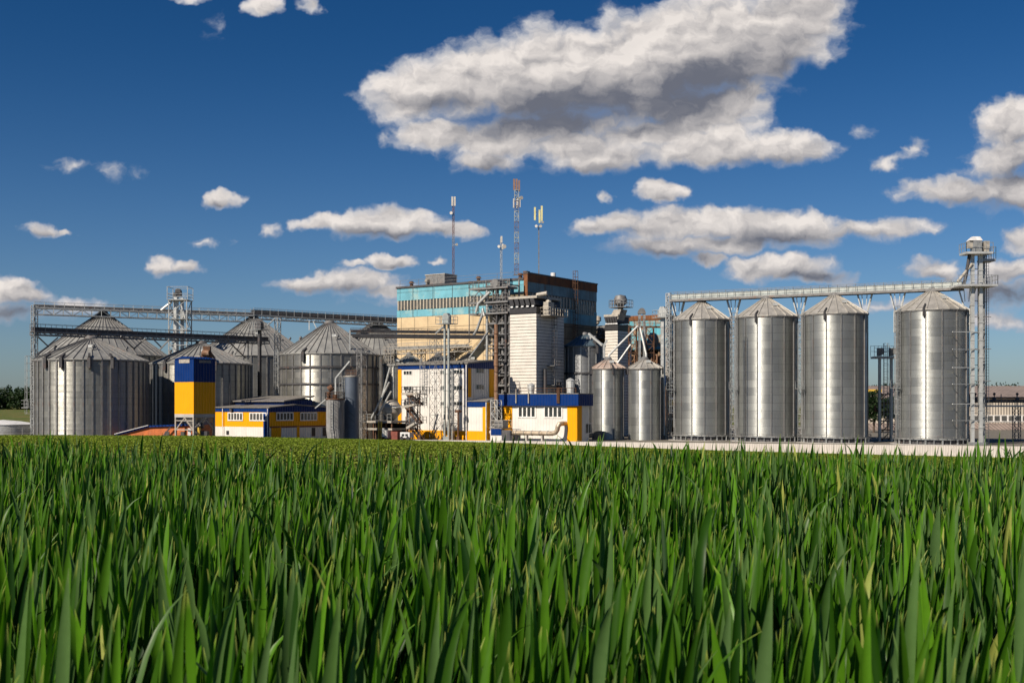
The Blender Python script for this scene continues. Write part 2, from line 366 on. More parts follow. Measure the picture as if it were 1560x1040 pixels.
RF_P = mat('rusty_pink_silo_roof', (.44,.36,.31), .6, .3, .25, 1.0, (.35,.17,.10), .35, .8)

# ---------------------------------------------------------------- ground
EDGE = [(-600,150),(-70,150),(-30,158),(-14,168),(61.5,142),(75,137.3),(600,-45)]
EPX = [0,300,600,780,1050,1300,1560]; EPY = [664,665,671,676,686,693,699]
def edge_r(theta):       # distance to the field edge along a bearing
    k = []
    for (a, b) in zip(EDGE, EDGE[1:]):
        for i in range(40):
            f = i/40; x = a[0]+(b[0]-a[0])*f; y = a[1]+(b[1]-a[1])*f; k.append((math.atan2(x, y), math.hypot(x, y)))
    k.sort(); return np.interp(theta, [a for a, _ in k], [b for _, b in k])
def edge_z(theta, r):
    px = 780+1800*math.tan(max(-1.1, min(1.1, theta))); py = np.interp(px, EPX, EPY)
    return -(py-HZ)/1800*r*math.cos(theta)
def field_z(x, y):
    th = math.atan2(x, y); r = math.hypot(x, y)
    if abs(th) > 1.2: return -.85
    er = edge_r(th); ez = edge_z(th, er)
    if r < 9: return -.85
    f = min(1, (r-9)/(er-9)); return -.85+(ez+.85)*f
def ground():
    fr = [0, .01, .03, .06, .1, .2, .35, .5, .65, .8, .92, 1.0]
    NA = 240; vs = []; fs = []; rows = []
    angs = [(-math.pi+2*math.pi*i/NA) for i in range(NA)]
    for th in angs:
        col = []
        t2 = max(-1.25, min(1.25, th)); er = float(edge_r(t2)); ez = edge_z(t2, er); back = abs(th) > 1.25
        for f in fr:
            r = max(.3, er*f) ; z = -.85+(ez+.85)*max(0, (r-9)/(er-9)) if not back else -.85
            col.append((r*math.sin(th), r*math.cos(th), z))
        for (dr, z) in ((.18, GZ), (40, GZ), (250, GZ), (500, -3.2), (1500, -4.5), (6000, -6)):
            r = er+dr; z = z if not back else -.9
            col.append((r*math.sin(th), r*math.cos(th), z))
        vs += col; rows.append(len(col))
    m = rows[0]
    for i in range(NA):
        for j in range(m-1): fs.append((i*m+j, i*m+j+1, ((i+1)%NA)*m+j+1, ((i+1)%NA)*m+j))
    mb = MB(); mb.add(vs, fs)
    mt = bpy.data.materials.new('field_soil_and_grass'); mt.use_nodes = True; nt = mt.node_tree; nt.nodes.clear(); t = NT(nt)
    co = t.N.new('ShaderNodeTexCoord').outputs['Object']; s = t.sep(co)
    n1 = t.noise(co, 2.2, 6, .65); n2 = t.noise(t.vec('MULTIPLY', co, (.02, .08, 1)), 1., 4, .6); n3 = t.noise(co, .12, 5, .6)
    soil = t.mix(n1, (.06,.035,.02), (.16,.10,.06)); green = t.mix(n1, (.05,.085,.014), (.12,.17,.03))
    near = t.mix(t.ss(t.math('ADD', n1, t.math('MULTIPLY', n2, .4)), .52, .74), green, soil)
    yard = t.mix(t.noise(co, .3, 6, .6), (.13,.12,.10), (.20,.185,.16))
    far = t.mix(n2, (.10,.10,.03), (.20,.155,.06)); far = t.mix(t.ss(n3, .4, .6), far, (.07,.11,.025))
    c = t.mix(t.ss(s[2], -5.52, -5.48), yard, near)
    isyard = t.math('MULTIPLY', t.math('COMPARE', s[2], GZ, .01), t.ss(s[1], 100, 120))
    c = t.mix(isyard, near, yard); c = t.mix(t.ss(s[1], 260, 330), c, far)
    b = t.N.new('ShaderNodeBsdfPrincipled'); t.put(b.inputs['Base Color'], c); b.inputs['Roughness'].default_value = .95; b.inputs['Specular IOR Level'].default_value = .1
    bp = t.N.new('ShaderNodeBump'); bp.inputs['Distance'].default_value = .1; t.put(bp.inputs['Height'], n1); t.put(b.inputs['Normal'], bp.outputs[0])
    o = t.N.new('ShaderNodeOutputMaterial'); nt.links.new(b.outputs[0], o.inputs[0])
    g = mb.build('ground', mt, smooth=True); kind(g, 'structure')
ground()

def leaf_mat(name, dark, light, pale, trans=.35, gl=.35, glauc=None):
    m = bpy.data.materials.new(name); m.use_nodes = True; nt = m.node_tree; nt.nodes.clear(); t = NT(nt)
    a = t.N.new('ShaderNodeAttribute'); a.attribute_name = 'tint'; r = t.sep(a.outputs['Vector'])
    co = t.N.new('ShaderNodeTexCoord').outputs['Object']
    c = t.mix(r[0], dark, light); c = t.mix(t.math('MULTIPLY', t.ss(r[1], .86, 1.), .7), c, pale)
    if glauc: c = t.mix(t.math('MULTIPLY', t.ss(r[2], .70, .76), .8), c, glauc)
    c = t.mix(t.ss(r[2], .978, .985), c, pale)
    c = t.mix(t.math('MULTIPLY', t.noise(co, 60, 3, .6), .35), c, dark)
    b = t.N.new('ShaderNodeBsdfPrincipled'); t.put(b.inputs['Base Color'], c); b.inputs['Roughness'].default_value = gl
    b.inputs['Specular IOR Level'].default_value = .28
    tr = t.N.new('ShaderNodeBsdfTranslucent'); t.put(tr.inputs[0], t.mix(1., c, (1.25, 1.5, .55), 'MULTIPLY'))
    mx = t.N.new('ShaderNodeMixShader'); mx.inputs[0].default_value = trans
    nt.links.new(b.outputs[0], mx.inputs[1]); nt.links.new(tr.outputs[0], mx.inputs[2])
    o = t.N.new('ShaderNodeOutputMaterial'); nt.links.new(mx.outputs[0], o.inputs[0])
    return m

def np_mesh(name, V, F, mt, tint=None, smooth=False):
    me = bpy.data.meshes.new(name); nv, nf = len(V), len(F); k = F.shape[1]
    me.vertices.add(nv); me.vertices.foreach_set('co', V.astype(np.float32).ravel())
    me.loops.add(nf*k); me.loops.foreach_set('vertex_index', F.astype(np.int32).ravel())
    me.polygons.add(nf); me.polygons.foreach_set('loop_start', np.arange(0, nf*k, k, dtype=np.int32))
    me.polygons.foreach_set('loop_total', np.full(nf, k, np.int32))
    if smooth: me.polygons.foreach_set('use_smooth', np.ones(nf, bool))
    if tint is not None:
        at = me.attributes.new('tint', 'FLOAT_VECTOR', 'POINT'); at.data.foreach_set('vector', tint.astype(np.float32).ravel())
    me.update(); me.validate(); me.materials.append(mt); o = bpy.data.objects.new(name, me); COL.objects.link(o); return o

def blades(bx, by, bz, length, width, az, lean, curl, twist, face, K=8):
    n = len(bx); s = np.linspace(0, 1, K)[None, :]
    ang = lean[:, None]+curl[:, None]*s**2
    dr = np.sin(ang)*length[:, None]/(K-1); dz = np.cos(ang)*length[:, None]/(K-1)
    r = np.concatenate([np.zeros((n, 1)), np.cumsum(dr, 1)[:, :-1]], 1); z = np.concatenate([np.zeros((n, 1)), np.cumsum(dz, 1)[:, :-1]], 1)
    cx = bx[:, None]+r*np.cos(az)[:, None]; cy = by[:, None]+r*np.sin(az)[:, None]; cz = bz[:, None]+z
    w = width[:, None]*(.42*(1-s)+.92*np.sin(np.pi*s**.85)**.9)*.5; w[:, -1] = 0.0004
    fa = face[:, None]+twist[:, None]*s
    sx, sy = np.cos(fa), np.sin(fa); nx, ny = -sy, sx
    d = w*.55
    L_ = np.stack([cx-sx*w, cy-sy*w, cz], -1); C_ = np.stack([cx+nx*d, cy+ny*d, cz], -1); R_ = np.stack([cx+sx*w, cy+sy*w, cz], -1)
    V = np.stack([L_, C_, R_], 2).reshape(n, K*3, 3)
    f = []
    for j in range(K-1):
        a = j*3; f += [(a, a+1, a+4, a+3), (a+1, a+2, a+5, a+4)]
    F = (np.array(f)[None]+np.arange(n)[:, None, None]*K*3).reshape(-1, 4)
    S = np.repeat(s, n, 0)[:, :, None].repeat(3, 2).reshape(n, K*3)
    return V.reshape(-1, 3), F, S

def wheat():
    # plants strewn over the near field, a touch clumped in drill rows
    n = 11500; Y = np.sqrt(rng.uniform(.72**2, 8.2**2, n)); X = rng.uniform(-1, 1, n)*(Y*.62+.5)
    Y += rng.normal(0, .02, n)
    edge = 7.0+.35*np.sin(X*1.7)+.25*np.sin(X*4.3+1)+rng.normal(0, .35, n)
    k = Y < edge; X, Y = X[k], Y[k]; n = len(X)
    hgt = .05*np.sin(X*2.3+Y*1.1)*.5+.03*np.sin(X*7+3*Y)
    Vs, Fs, Ts = [], [], []; off = 0
    for li in range(5):
        m = n; top = -.275+hgt*.8+rng.normal(0, .038, m)-[0, .03, .09, .16, .22][li]
        ln = rng.uniform(.13, .27, m)*[1, 1.05, 1.05, 1, .9][li]; lean = np.abs(rng.normal([.04, .11, .18, .27, .33][li], .08, m))
        curl = np.abs(rng.normal(0, .2, m)); bend = rng.random(m) < .05; curl[bend] += rng.uniform(.7, 1.6, bend.sum())
        az = rng.uniform(0, 2*np.pi, m); az = np.where(rng.random(m) < .35, rng.normal(.2, .6, m), az)
        bz = top-ln*np.cos(lean+curl*.33)
        w = rng.uniform(.0085, .0165, m)*np.where(rng.random(m) < .12, 1.25, 1)
        V, F, S = blades(X+rng.normal(0, .018, m), Y+rng.normal(0, .018, m), bz, ln, w, az, lean, curl, rng.normal(0, .7, m), rng.normal(0, .75, m), 8)
        rr = np.clip(rng.beta(1.1, 1.3, m)-.10*li, 0, 1); r3 = rng.random(m)  # lower leaf layers darker: shade between blades put into the tint
        T = np.stack([np.repeat(rr[:, None], 24, 1), S, np.repeat(r3[:, None], 24, 1)], -1).reshape(-1, 3)
        Vs.append(V); Fs.append(F+off); Ts.append(T); off += len(V)
    # stalks
    m = n; V, F, S = blades(X, Y, np.full(m, -.87), rng.uniform(.28, .42, m), np.full(m, .007), rng.uniform(0, 6.28, m), np.abs(rng.normal(0, .06, m)), np.zeros(m), rng.normal(0, .3, m), rng.uniform(0, 6.28, m), 4)
    T = np.stack([np.full((m, 12), .6), S*.5, np.full((m, 12), .2)], -1).reshape(-1, 3); Vs.append(V); Fs.append(F+off); Ts.append(T)
    mt = leaf_mat('wheat_leaf', (.004,.030,.001), (.118,.295,.012), (.40,.44,.10), .33, .42, (.105,.190,.060))
    o = np_mesh('wheat', np.concatenate(Vs), np.concatenate(Fs), mt, np.concatenate(Ts), True)
    kind(o, 'stuff', 'dense upright green wheat blades filling the foreground'); o['category'] = 'wheat'
wheat()

def low_crop():
    n = 150000; th = rng.uniform(-.62, .62, n); f = rng.random(n)**.75
    er = edge_r(th); r = 7.5+(er-8.2)*f; x = r*np.sin(th); y = r*np.cos(th)
    # drill rows
    row = np.round(y/.9)*.9; y = np.where(rng.random(n) < .75, row+rng.normal(0, .12, n), y)
    patch = np.sin(x*.21+y*.07)+np.sin(x*.05-y*.11)+rng.normal(0, .5, n); k = patch > -1.7; x, y, th, r = x[k], y[k], th[k], r[k]; n = len(x)
    er = edge_r(np.arctan2(x, y)); rr = np.hypot(x, y); ok = rr < er-.5; x, y, er, rr = x[ok], y[ok], er[ok], rr[ok]; n = len(x)
    px = 780+1800*x/y; py = np.interp(px, EPX, EPY); ez = -(py-HZ)/1800*er*np.cos(np.arctan2(x, y))
    z = np.where(rr < 9, -.85, -.85+(ez+.85)*(rr-9)/(er-9))
    sz = rng.uniform(.022, .050, n)*(1+rr/60)
    V = []; F = []; T = []
    for q in range(5):
        a = rng.uniform(0, 6.28, n); ca, sa = np.cos(a), np.sin(a); up = rng.uniform(.25, 1.1, n)*sz; out = sz*rng.uniform(.6, 1.2, n); w = sz*.45
        b = np.stack([x, y, z], -1); tip = b+np.stack([ca*out, sa*out, up], -1); mid = b+np.stack([ca*out*.5, sa*out*.5, up*.9+.02], -1)
        sd_ = np.stack([-sa*w, ca*w, np.zeros(n)], -1)
        V.append(np.stack([b, mid-sd_, tip, mid+sd_], 1).reshape(-1, 3)); F.append(np.arange(n*4).reshape(-1, 4)+q*n*4)
        t0 = rng.random(n); T.append(np.repeat(np.stack([t0, np.zeros(n), rng.random(n)], -1), 4, 0))
    mt = leaf_mat('young_crop_leaf', (.11,.165,.015), (.28,.35,.045), (.33,.31,.08), .3, .6)
    o = np_mesh('young_crop', np.concatenate(V), np.concatenate(F), mt, np.concatenate(T))
    kind(o, 'stuff', 'sparse low green seedlings in rows between the wheat and the plant'); o['category'] = 'crop'
low_crop()

def crowns(specs, name, label, mt, size):
    V = []; T = []
    for (cx, cy, cz, rx, rz, n) in specs:
        u = rng.normal(size=(n, 3)); u /= np.linalg.norm(u, axis=1)[:, None]
        lob = 1+.22*np.sin(u[:, 0]*5+cx)+.2*np.sin(u[:, 2]*6+cy*.3)+.15*np.sin(u[:, 1]*9+cx)
        rad = rng.uniform(.55, 1., n)**.5*lob; c = np.stack([cx+u[:, 0]*rx*rad, cy+u[:, 1]*rx*rad, cz+u[:, 2]*rz*rad], -1)
        a = rng.normal(size=(n, 3)); a /= np.linalg.norm(a, axis=1)[:, None]; b = np.cross(a, rng.normal(size=(n, 3))); b /= np.linalg.norm(b, axis=1)[:, None]
        s = size*rng.uniform(.6, 1.3, n)[:, None]
        V.append(np.stack([c-a*s, c-b*s*.6, c+a*s, c+b*s*.6], 1).reshape(-1, 3))
        T.append(np.repeat(np.stack([rng.random(n), np.zeros(n), rng.random(n)*.9], -1), 4, 0))
    V = np.concatenate(V); return np_mesh(name, V, np.arange(len(V)).reshape(-1, 4), mt, np.concatenate(T))
LEAF_T = leaf_mat('tree_foliage', (.007,.019,.005), (.022,.048,.011), (.05,.08,.02), .2, .6)
def woodland():
    sp = []
    for i in range(150):
        px = rng.uniform(-420, 120); Y0 = rng.uniform(590, 640); h = rng.uniform(9, 12.5)
        sp.append(((px-780)/1560*Y0, Y0*KY, -3+h*.52, rng.uniform(3.5, 6), h*.55, 420))
    for i in range(150):
        px = rng.uniform(1240, 2050); Y0 = rng.uniform(600, 660); h = rng.uniform(11, 14)
        sp.append(((px-780)/1560*Y0, Y0*KY, -2+h*.5, rng.uniform(4, 6.5), h*.5, 330))
    o = crowns(sp, 'woodland', '', LEAF_T, .75); kind(o, 'stuff', 'dark line of far-off woodland along the horizon'); o['category'] = 'woodland'
woodland()
def tree(px, Y0, h, label, g=None):
    o = PG(px, Y0); t = thing('tree', label, 'tree', o, 0, g)
    m = MB(); m.tube((0,0,0), (.1,0,h*.35), .22, .16); m.tube((.1,0,h*.35), (-.1,.1,h*.7), .16, .07)
    for a in range(5): m.tube((.1,0,h*(.3+.06*a)), (math.cos(a*2.1)*h*.25, math.sin(a*2.1)*h*.25, h*(.55+.05*a)), .09, .03, 6)
    m.build('trunk', mat('bark', (.09,.065,.05), .9, 0, .4, 3), t)
    sp = [(random.uniform(-.18,.18)*h, random.uniform(-.18,.18)*h, h*random.uniform(.42,.85), h*.18, h*.15, 420) for _ in range(9)]
    c = crowns(sp, 'crown', '', LEAF_T, .22); c.parent = t
tree(1331, 196, 8.2, 'dark leafy tree between the third and fourth tall silos', None)
tree(1352, 204, 7.2, 'dark leafy tree behind the twin elevator pipes near the fourth tall silo')

# ---------------------------------------------------------------- silos
def silo(px, Y0, rad, ze, za, label, wm, rm, nst, nrib, group, rings=(), base=True, ladder_a=None, vents=4, cap_r=.07, name='grain_silo', st_w=.14, st_col='galv', hatch=True, lugs=1., lug=None):
    o = PG(px, Y0); t = thing(name, label, 'grain silo', o, 0, group); H = ze-GZ; HA = za-GZ; b0 = .85 if base else 0.
    n = max(48, nrib*3 if nrib*3 <= 120 else nrib*2)
    MB().lathe([(rad, b0), (rad, H)], n=n).build('wall', wm, t, True)
    cr = min(.75, rad*cap_r+.25)
    rf = MB().lathe([(rad+.22, H-.12), (rad+.22, H), (cr, HA-.25)], n=nrib, a0=.05).build('roof', rm, t)
    rb = MB()
    for i in range(nrib):
        a = .05+2*math.pi*i/nrib; c, s = math.cos(a), math.sin(a)
        rb.bar(((rad+.25)*c, (rad+.25)*s, H+.04), (cr*c, cr*s, HA-.20), .07, .12)
    rb.build('roof_ribs', M['steel'] if nrib > 30 else rm, rf)
    cp = MB().lathe([(.01, HA+.25), (cr*.8, HA+.2), (cr+.12, HA-.05), (cr+.12, HA-.35)], n=20).build('roof_cap', M['steel'], rf, True)
    # stiffeners: one mesh, turned copies
    first = None
    for i in range(nst):
        a = 2*math.pi*(i+.35)/nst
        if first is None:
            first = MB().box(rad-.01, rad+.13, -st_w/2, st_w/2, b0*.2, H-.15).build('stiffener', M[st_col], t); first.rotation_euler = (0,0,a)
        else: recopy(first, t, rot=(0,0,a))
    for z in rings:
        MB().lathe([(rad, z-.14), (rad+.22, z-.14), (rad+.22, z+.14), (rad, z+.14)], n=n).build('wind_ring', M['dsteel'], t)
    eb = MB().lathe([(rad, H-.3), (rad+.1, H-.28), (rad+.1, H-.1), (rad, H-.08)], n=n).build('eave_ring', M['steel'], t)
    if base:
        MB().lathe([(.01, .0), (rad*.985, .0), (rad*.985, .80), (.01, .8)], n=48).build('hopper_base', M['dsteel'], t)
        l = MB(); k = nst*2
        l.lathe([(rad-.02, b0-.22), (rad+.22, b0-.22), (rad+.22, b0-.02), (rad-.02, b0-.02)], n=n)
        for i in range(k):
            a = 2*math.pi*(i+.7)/k; c, s = math.cos(a), math.sin(a)
            l.bar(((rad+.16)*c, (rad+.16)*s, 0), ((rad+.16)*c, (rad+.16)*s, b0-.1), .09 if i%2 else .2)
        l.build('base_frame', M['galv'], t)
        MB().lathe([(.01,-.02),(rad+.9,-.02),(rad+.9,.06),(.01,.06)], n=48).build('foundation', M['conc'], t)
        rl = MB()
        for i in range(60):
            a = 2*math.pi*i/60; a2 = 2*math.pi*(i+1)/60; r_ = rad+.5
            for z in (b0+.02, b0+.32): rl.bar((r_*math.cos(a), r_*math.sin(a), z), (r_*math.cos(a2), r_*math.sin(a2), z), .05)
            if i%2: rl.bar((r_*math.cos(a), r_*math.sin(a), b0-.2), (r_*math.cos(a), r_*math.sin(a), b0+.32), .05)
        rl.build('skirt_rail', M['steel'], t)
    for i in range(vents):
        a = R(-90)+2*math.pi*(i+.25)/vents; rr = rad*.62; zz = H+(HA-H)*(1-.62)+.1
        MB().tube((0,0,0), (0,0,.55), .16, .14).tube((0,0,.5), (0.25,-.1,.62), .18).build('roof_vent', M['steel'], rf, True, loc=(rr*math.cos(a), rr*math.sin(a), zz))
    if hatch:
        a = R(-70); MB().box(-.35,.35,-.3,.3,0,.4).build('roof_hatch', M['galvl'], rf, loc=(rad*.5*math.cos(a), rad*.5*math.sin(a), H+(HA-H)*.5+.05))
    if lug is not None:      # dark bracket boxes hooked over the eave
        for a in lug:
            a = R(a); c, s = math.cos(a), math.sin(a)
            MB().bar(((rad+.28)*c, (rad+.28)*s, H-1.3*lugs**.5), ((rad+.28)*c, (rad+.28)*s, H+.2), .42*lugs).bar(((rad+.2)*c, (rad+.2)*s, H+.25), ((rad-.7)*c, (rad-.7)*s, H+.75), .3*lugs).build('eave_bracket', M['dsteel'], t)
    if ladder_a is not None:
        a = R(ladder_a); c, s = math.cos(a), math.sin(a); m = MB()
        m.ladder(((rad+.3)*c, (rad+.3)*s, 2), ((rad+.3)*c, (rad+.3)*s, H+.6), (-s, c, 0), .55, .4, .06, True, (c, s, 0))
        m.build('ladder', M['galv'], t)
        m2 = MB(); z = H*.42; m2.box(-.5,.5,-.5,.5,-.05,.05)
        for p_, q_ in (((-.5,-.5,.05),(.5,-.5,.05)),((-.5,.5,.05),(-.5,-.5,.05))): m2.rail(p_, q_, 1.0, 1.)
        m2.build('rest_platform', M['galv'], t, loc=((rad+.9)*c, (rad+.9)*s, z))
    return t
GR = 'tall narrow silos in the right-hand row'
for px, Y0, rd, lab in ((1069,156,4.15,'first tall galvanised silo of the right-hand row, nearest the rusty steelwork'),
                        (1168,151,4.38,'second tall galvanised silo of the right-hand row, between the first and third'),
                        (1271.5,146.7,4.5,'third tall galvanised silo of the right-hand row, left of the wide gap with twin pipes'),
                        (1420,141,4.68,'rightmost tall galvanised silo, set apart beside the high elevator tower')):
    silo(px, Y0, rd, 12.75, 15.75, lab, SM_R, RF_R, 14, 21, GR, ladder_a=-168, vents=0, lug=(-122,), st_w=.11, st_col='steel', lugs=.55)
GL = 'wide cone-roofed silos in the left-hand group'
silo(138.5, 150, 7.95, 6.3, 9.75, 'wide squat silo with flat cone roof at the far left front, full height in sun', SM_L, RF_L, 40, 40, GL, base=False, lug=(-118,-99,-72,-50), ladder_a=-165, st_w=.22, st_col='steel')
silo(306.5, 162, 7.7, 6.3, 9.75, 'wide squat silo half shaded behind the yellow and blue tower', SM_L, RF_L, 40, 40, GL, base=False, lug=(-118,-60), st_w=.22, st_col='steel')
silo(157, 181, 11.0, 8.4, 16.2, 'large silo with steep pale cone roof behind the far left squat silo', SM_L, RF_L, 48, 48, GL, base=False, lug=(-110,), vents=8, st_w=.22, st_col='steel')
silo(386, 189, 10.6, 8.6, 16.2, 'large silo with steep cone roof rising behind the thin elevator and the low yellow office', SM_L, RF_L, 48, 48, GL, base=False, vents=8, ladder_a=-150, st_w=.22, st_col='steel')
silo(502, 165, 7.75, 7.9, 13.2, 'silo with dark horizontal rings and pointed roof above the grey tanks', SM_E, RF_L, 30, 40, GL, base=False, rings=(4.2, 8.6, 11.2), lug=(-112,), ladder_a=-170, st_w=.2, st_col='steel')
silo(573, 203, 9.5, 9.4, 16.5, 'silo with pointed roof tucked behind the left edge of the turquoise building', SM_L, RF_L, 40, 44, GL, base=False, st_w=.2, st_col='steel')
silo(891, 169, 3.25, 9.5, 11.6, 'dark shaded silo between the striped drier tower and the two short silos', SM_D, mat('blue_grey_roof',(.10,.15,.19),.5,.4), 16, 20, None, base=False, rings=(6., 10.5), lug=(-60,), vents=2)
GS = 'short silos beside the long pale wall'
silo(926.5, 160, 2.52, 5.54, 7.08, 'short silo with pinkish rusty roof right of the low blue-banded building', SM_R, RF_P, 8, 16, GS, base=False, vents=0, lug=(-165,-80,-5), cap_r=.1, st_w=.08, st_col='steel', lugs=.5)
silo(982, 157, 2.49, 5.44, 6.99, 'short silo with grey roof, nearest the tall silo row', SM_R, RF_R, 8, 16, GS, base=False, vents=0, lug=(-165,-10), cap_r=.1, st_w=.08, st_col='steel', lugs=.5)
# grey silo behind the left edge of the white block, and three roof cones behind its parapet
silo(603, 166, 1.95, 6.3, 7.3, 'slim ribbed silo squeezed against the left edge of the white office block', SM_E, RF_L, 10, 16, None, base=False, rings=(6.3,), vents=0)
for px, l in ((624,'left'),(668,'middle'),(716,'right')):
    silo(px, 176, 3.0, 6.5, 8.6, f'{l} of the three grey silo cones peeping over the white block', SM_E, RF_L, 10, 20, 'silos behind the white block', base=False, vents=0)

# ---------------------------------------------------------------- building bits
def overlay(x0, x1, z0, z1, y, d=.04): return MB().box(x0, x1, y-d, y, z0, z1)
def window_front(t, x0, x1, z0, z1, y, n, name='window', gm='glass', fm='frame', fw=.1, proud=.06, lab=None):
    g = MB().box(x0, x1, y-proud*.5, y+.1, z0, z1).build(name, M[gm], t)
    f = MB(); w = (x1-x0)
    for i in range(n+1):
        x = x0+w*i/n; f.box(x-fw/2, x+fw/2, y-proud, y-proud*.5-.002, z0-fw/2, z1+fw/2)
    for z in (z0, z1):
        for i in range(n): f.box(x0+w*i/n+fw/2, x0+w*(i+1)/n-fw/2, y-proud, y-proud*.5-.002, z-fw/2, z+fw/2)
    f.build('frame', M[fm], g); return g
def window_side(t, y0, y1, z0, z1, x, n, gm='glass', fm='frame', fw=.1, proud=.06):
    g = MB().box(x-.1, x+proud*.5, y0, y1, z0, z1).build('window', M[gm], t)
    f = MB(); w = (y1-y0)
    for i in range(n+1):
        y = y0+w*i/n; f.box(x+proud*.5+.002, x+proud, y-fw/2, y+fw/2, z0-fw/2, z1+fw/2)
    for z in (z0, z1):
        for i in range(n): f.box(x+proud*.5+.002, x+proud, y0+w*i/n+fw/2, y0+w*(i+1)/n-fw/2, z-fw/2, z+fw/2)
    f.build('frame', M[fm], g); return g

# ---------------------------------------------------------------- turquoise mill building
def mill():
    F = Frame(803, 170); t = thing('mill_building', 'tall old mill block, turquoise upper storeys over cream panels, masts on its roof', 'building', F.o, F.rz)
    xl = F.x(605); D = F.y(908); ztL = F.z(426); ztP = F.z(416.5)
    zw1 = F.z(446, 0); zw0 = F.z(462); zt0 = F.z(473.5)      # window band top/bottom, foot of the turquoise (read at the corner)
    MB().box(xl, 0, 0, D, 0, zt0).build('lower_wall', M['cream'], t)
    MB().box(xl, -.002, -.05, D*.5, zt0, zw0).build('spandrel', M['turq'], t)
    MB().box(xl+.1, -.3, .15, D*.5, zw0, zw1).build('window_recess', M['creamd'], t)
    MB().box(xl, -.002, -.05, D*.5, zw1, ztL).build('upper_wall', M['turq'], t)
    # dark coping, roof
    MB().box(xl-.15, -.6, -.22, 0, ztL+.002, ztL+.35).box(xl-.15, xl+.1, 0, D, ztL+.002, ztL+.35).build('coping', M['dsteel'], t)
    MB().box(xl+.1, -.6, 0.002, D-.1, ztL-.4, ztL+.05).build('roof', M['conc'], t)
    # shaded right flank, with rusted parapet
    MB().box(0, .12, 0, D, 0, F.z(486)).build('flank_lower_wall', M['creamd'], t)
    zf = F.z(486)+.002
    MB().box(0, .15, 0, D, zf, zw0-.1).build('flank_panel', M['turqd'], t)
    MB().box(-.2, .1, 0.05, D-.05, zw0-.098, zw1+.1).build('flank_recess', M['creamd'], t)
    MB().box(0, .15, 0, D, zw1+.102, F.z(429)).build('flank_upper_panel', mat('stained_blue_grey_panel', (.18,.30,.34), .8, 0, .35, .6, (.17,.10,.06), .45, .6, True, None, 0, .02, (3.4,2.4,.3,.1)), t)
    MB().box(-.6, .22, -.12, D+.1, F.z(429)+.002, ztP).box(-.6, .2, -.12, -.06, ztL-3, F.z(429)).build('parapet', M['rustpar'], t)
    MB().box(-.7, .3, -.2, D+.2, ztP+.002, ztP+.22).build('parapet_coping', M['dsteel'], t)
    # long strip window: two rows of panes as one strip with mullions
    n = 26; x0, x1 = xl+.3, F.x(738)
    pw = (x1-x0)/n
    for i in range(n):
        g = MB().box(x0+i*pw+.12, x0+(i+1)*pw-.12, -.02, .1, zw0+.12, zw1-.12).build('window', M['glassp'], t)
    mu = MB()
    for i in range(n+1): mu.box(x0+i*pw-.11, x0+i*pw+.11, -.1, .05, zw0+.002, zw1-.002)
    mu.build('mullions', M['framed'], t)
    n = 22; y0, y1 = .6, D-.6; pw = (y1-y0)/n
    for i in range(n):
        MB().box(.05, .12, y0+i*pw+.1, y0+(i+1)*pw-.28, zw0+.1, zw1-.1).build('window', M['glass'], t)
        if i == 0: mu2 = MB()
        mu2.box(.11, .2, y0+(i+1)*pw-.27, y0+(i+1)*pw+.09, zw0-.09, zw1+.09)
    mu2.build('mullions', M['framed'], t)
    # lower window group on the flank, far end
    ya, yb = F.y(874), F.y(903)
    za, zb = F.z(477, 0, ya), F.z(463.5, 0, ya); k = 9
    for i in range(k):
        a = ya+(yb-ya)*i/k; MB().box(.1, .17, a+.06, a+(yb-ya)/k-.25, za, zb).build('window', M['glass'], t)
        if i == 0: m3 = MB()
        m3.box(.155, .22, a+(yb-ya)/k-.24, a+(yb-ya)/k+.05, za-.1, zb+.1)
    m3.build('mullions', M['framed'], t)
    # flank fire ladder with cage
    yl = F.y(869.5); MB().ladder((.7, yl, 14), (.7, yl, ztP+1.6), (0,1,0), .7, .5, .08, True, (1,0,0)).build('fire_ladder', M['rust'], t)
    # wall-top ladder platform, roof railing
    r = MB(); r.rail((xl+.4, .3, ztL+.35), (-2, .3, ztL+.35), 1.1, 4.2, .045); r.build('roof_railing', M['steel'], t)
    # small machine house and roof vents
    xa, xb = F.x(651, 2), F.x(680, 2)
    h = MB().box(xa, xb, 1.5, 5, ztL+.05, ztL+2.2).build('roof_house', M['steel'], t)
    MB().box(xa-.1, xb+.1, 1.4, 5.1, ztL+2.202, ztL+2.35).build('roof_house_roof', M['pale'], h)
    MB().tube((xa+.55, 1.5, ztL+1.3), (xa+.55, .9, ztL+1.2), .42, .3).build('fan_cowl', M['pale'], h, True)
    for px in (627, 729, 793):
        x = F.x(px, 1.5); MB().tube((x,1.5,ztL), (x,1.5,ztL+.9), .38, .32).tube((x,1.5,ztL+1.), (x,1.5,ztL+1.35), .55, .3).build('roof_vent', M['rust'], t, True)
    MB().box(-1.6, -.9, 1.2, 2.2, ztL, ztP+.6).build('stair_head', M['rust'], t)
    MB().tube((-.3, F.y(845), ztP+.2), (-.3, F.y(845), ztP+.9), .45, .45).build('white_roof_vent', M['mwhite'], t, True)
    # cables / conduits down the turquoise front
    c = MB()
    for px in (629.5, 660, 689.5): x = F.x(px); c.bar((x, -.09, zt0), (x, -.09, ztL), .06)
    c.build('conduits', M['dsteel'], t)
    return F, ztL, ztP
MF, ZTL, ZTP = mill()
ROOFZ = GZ+ZTL+.05

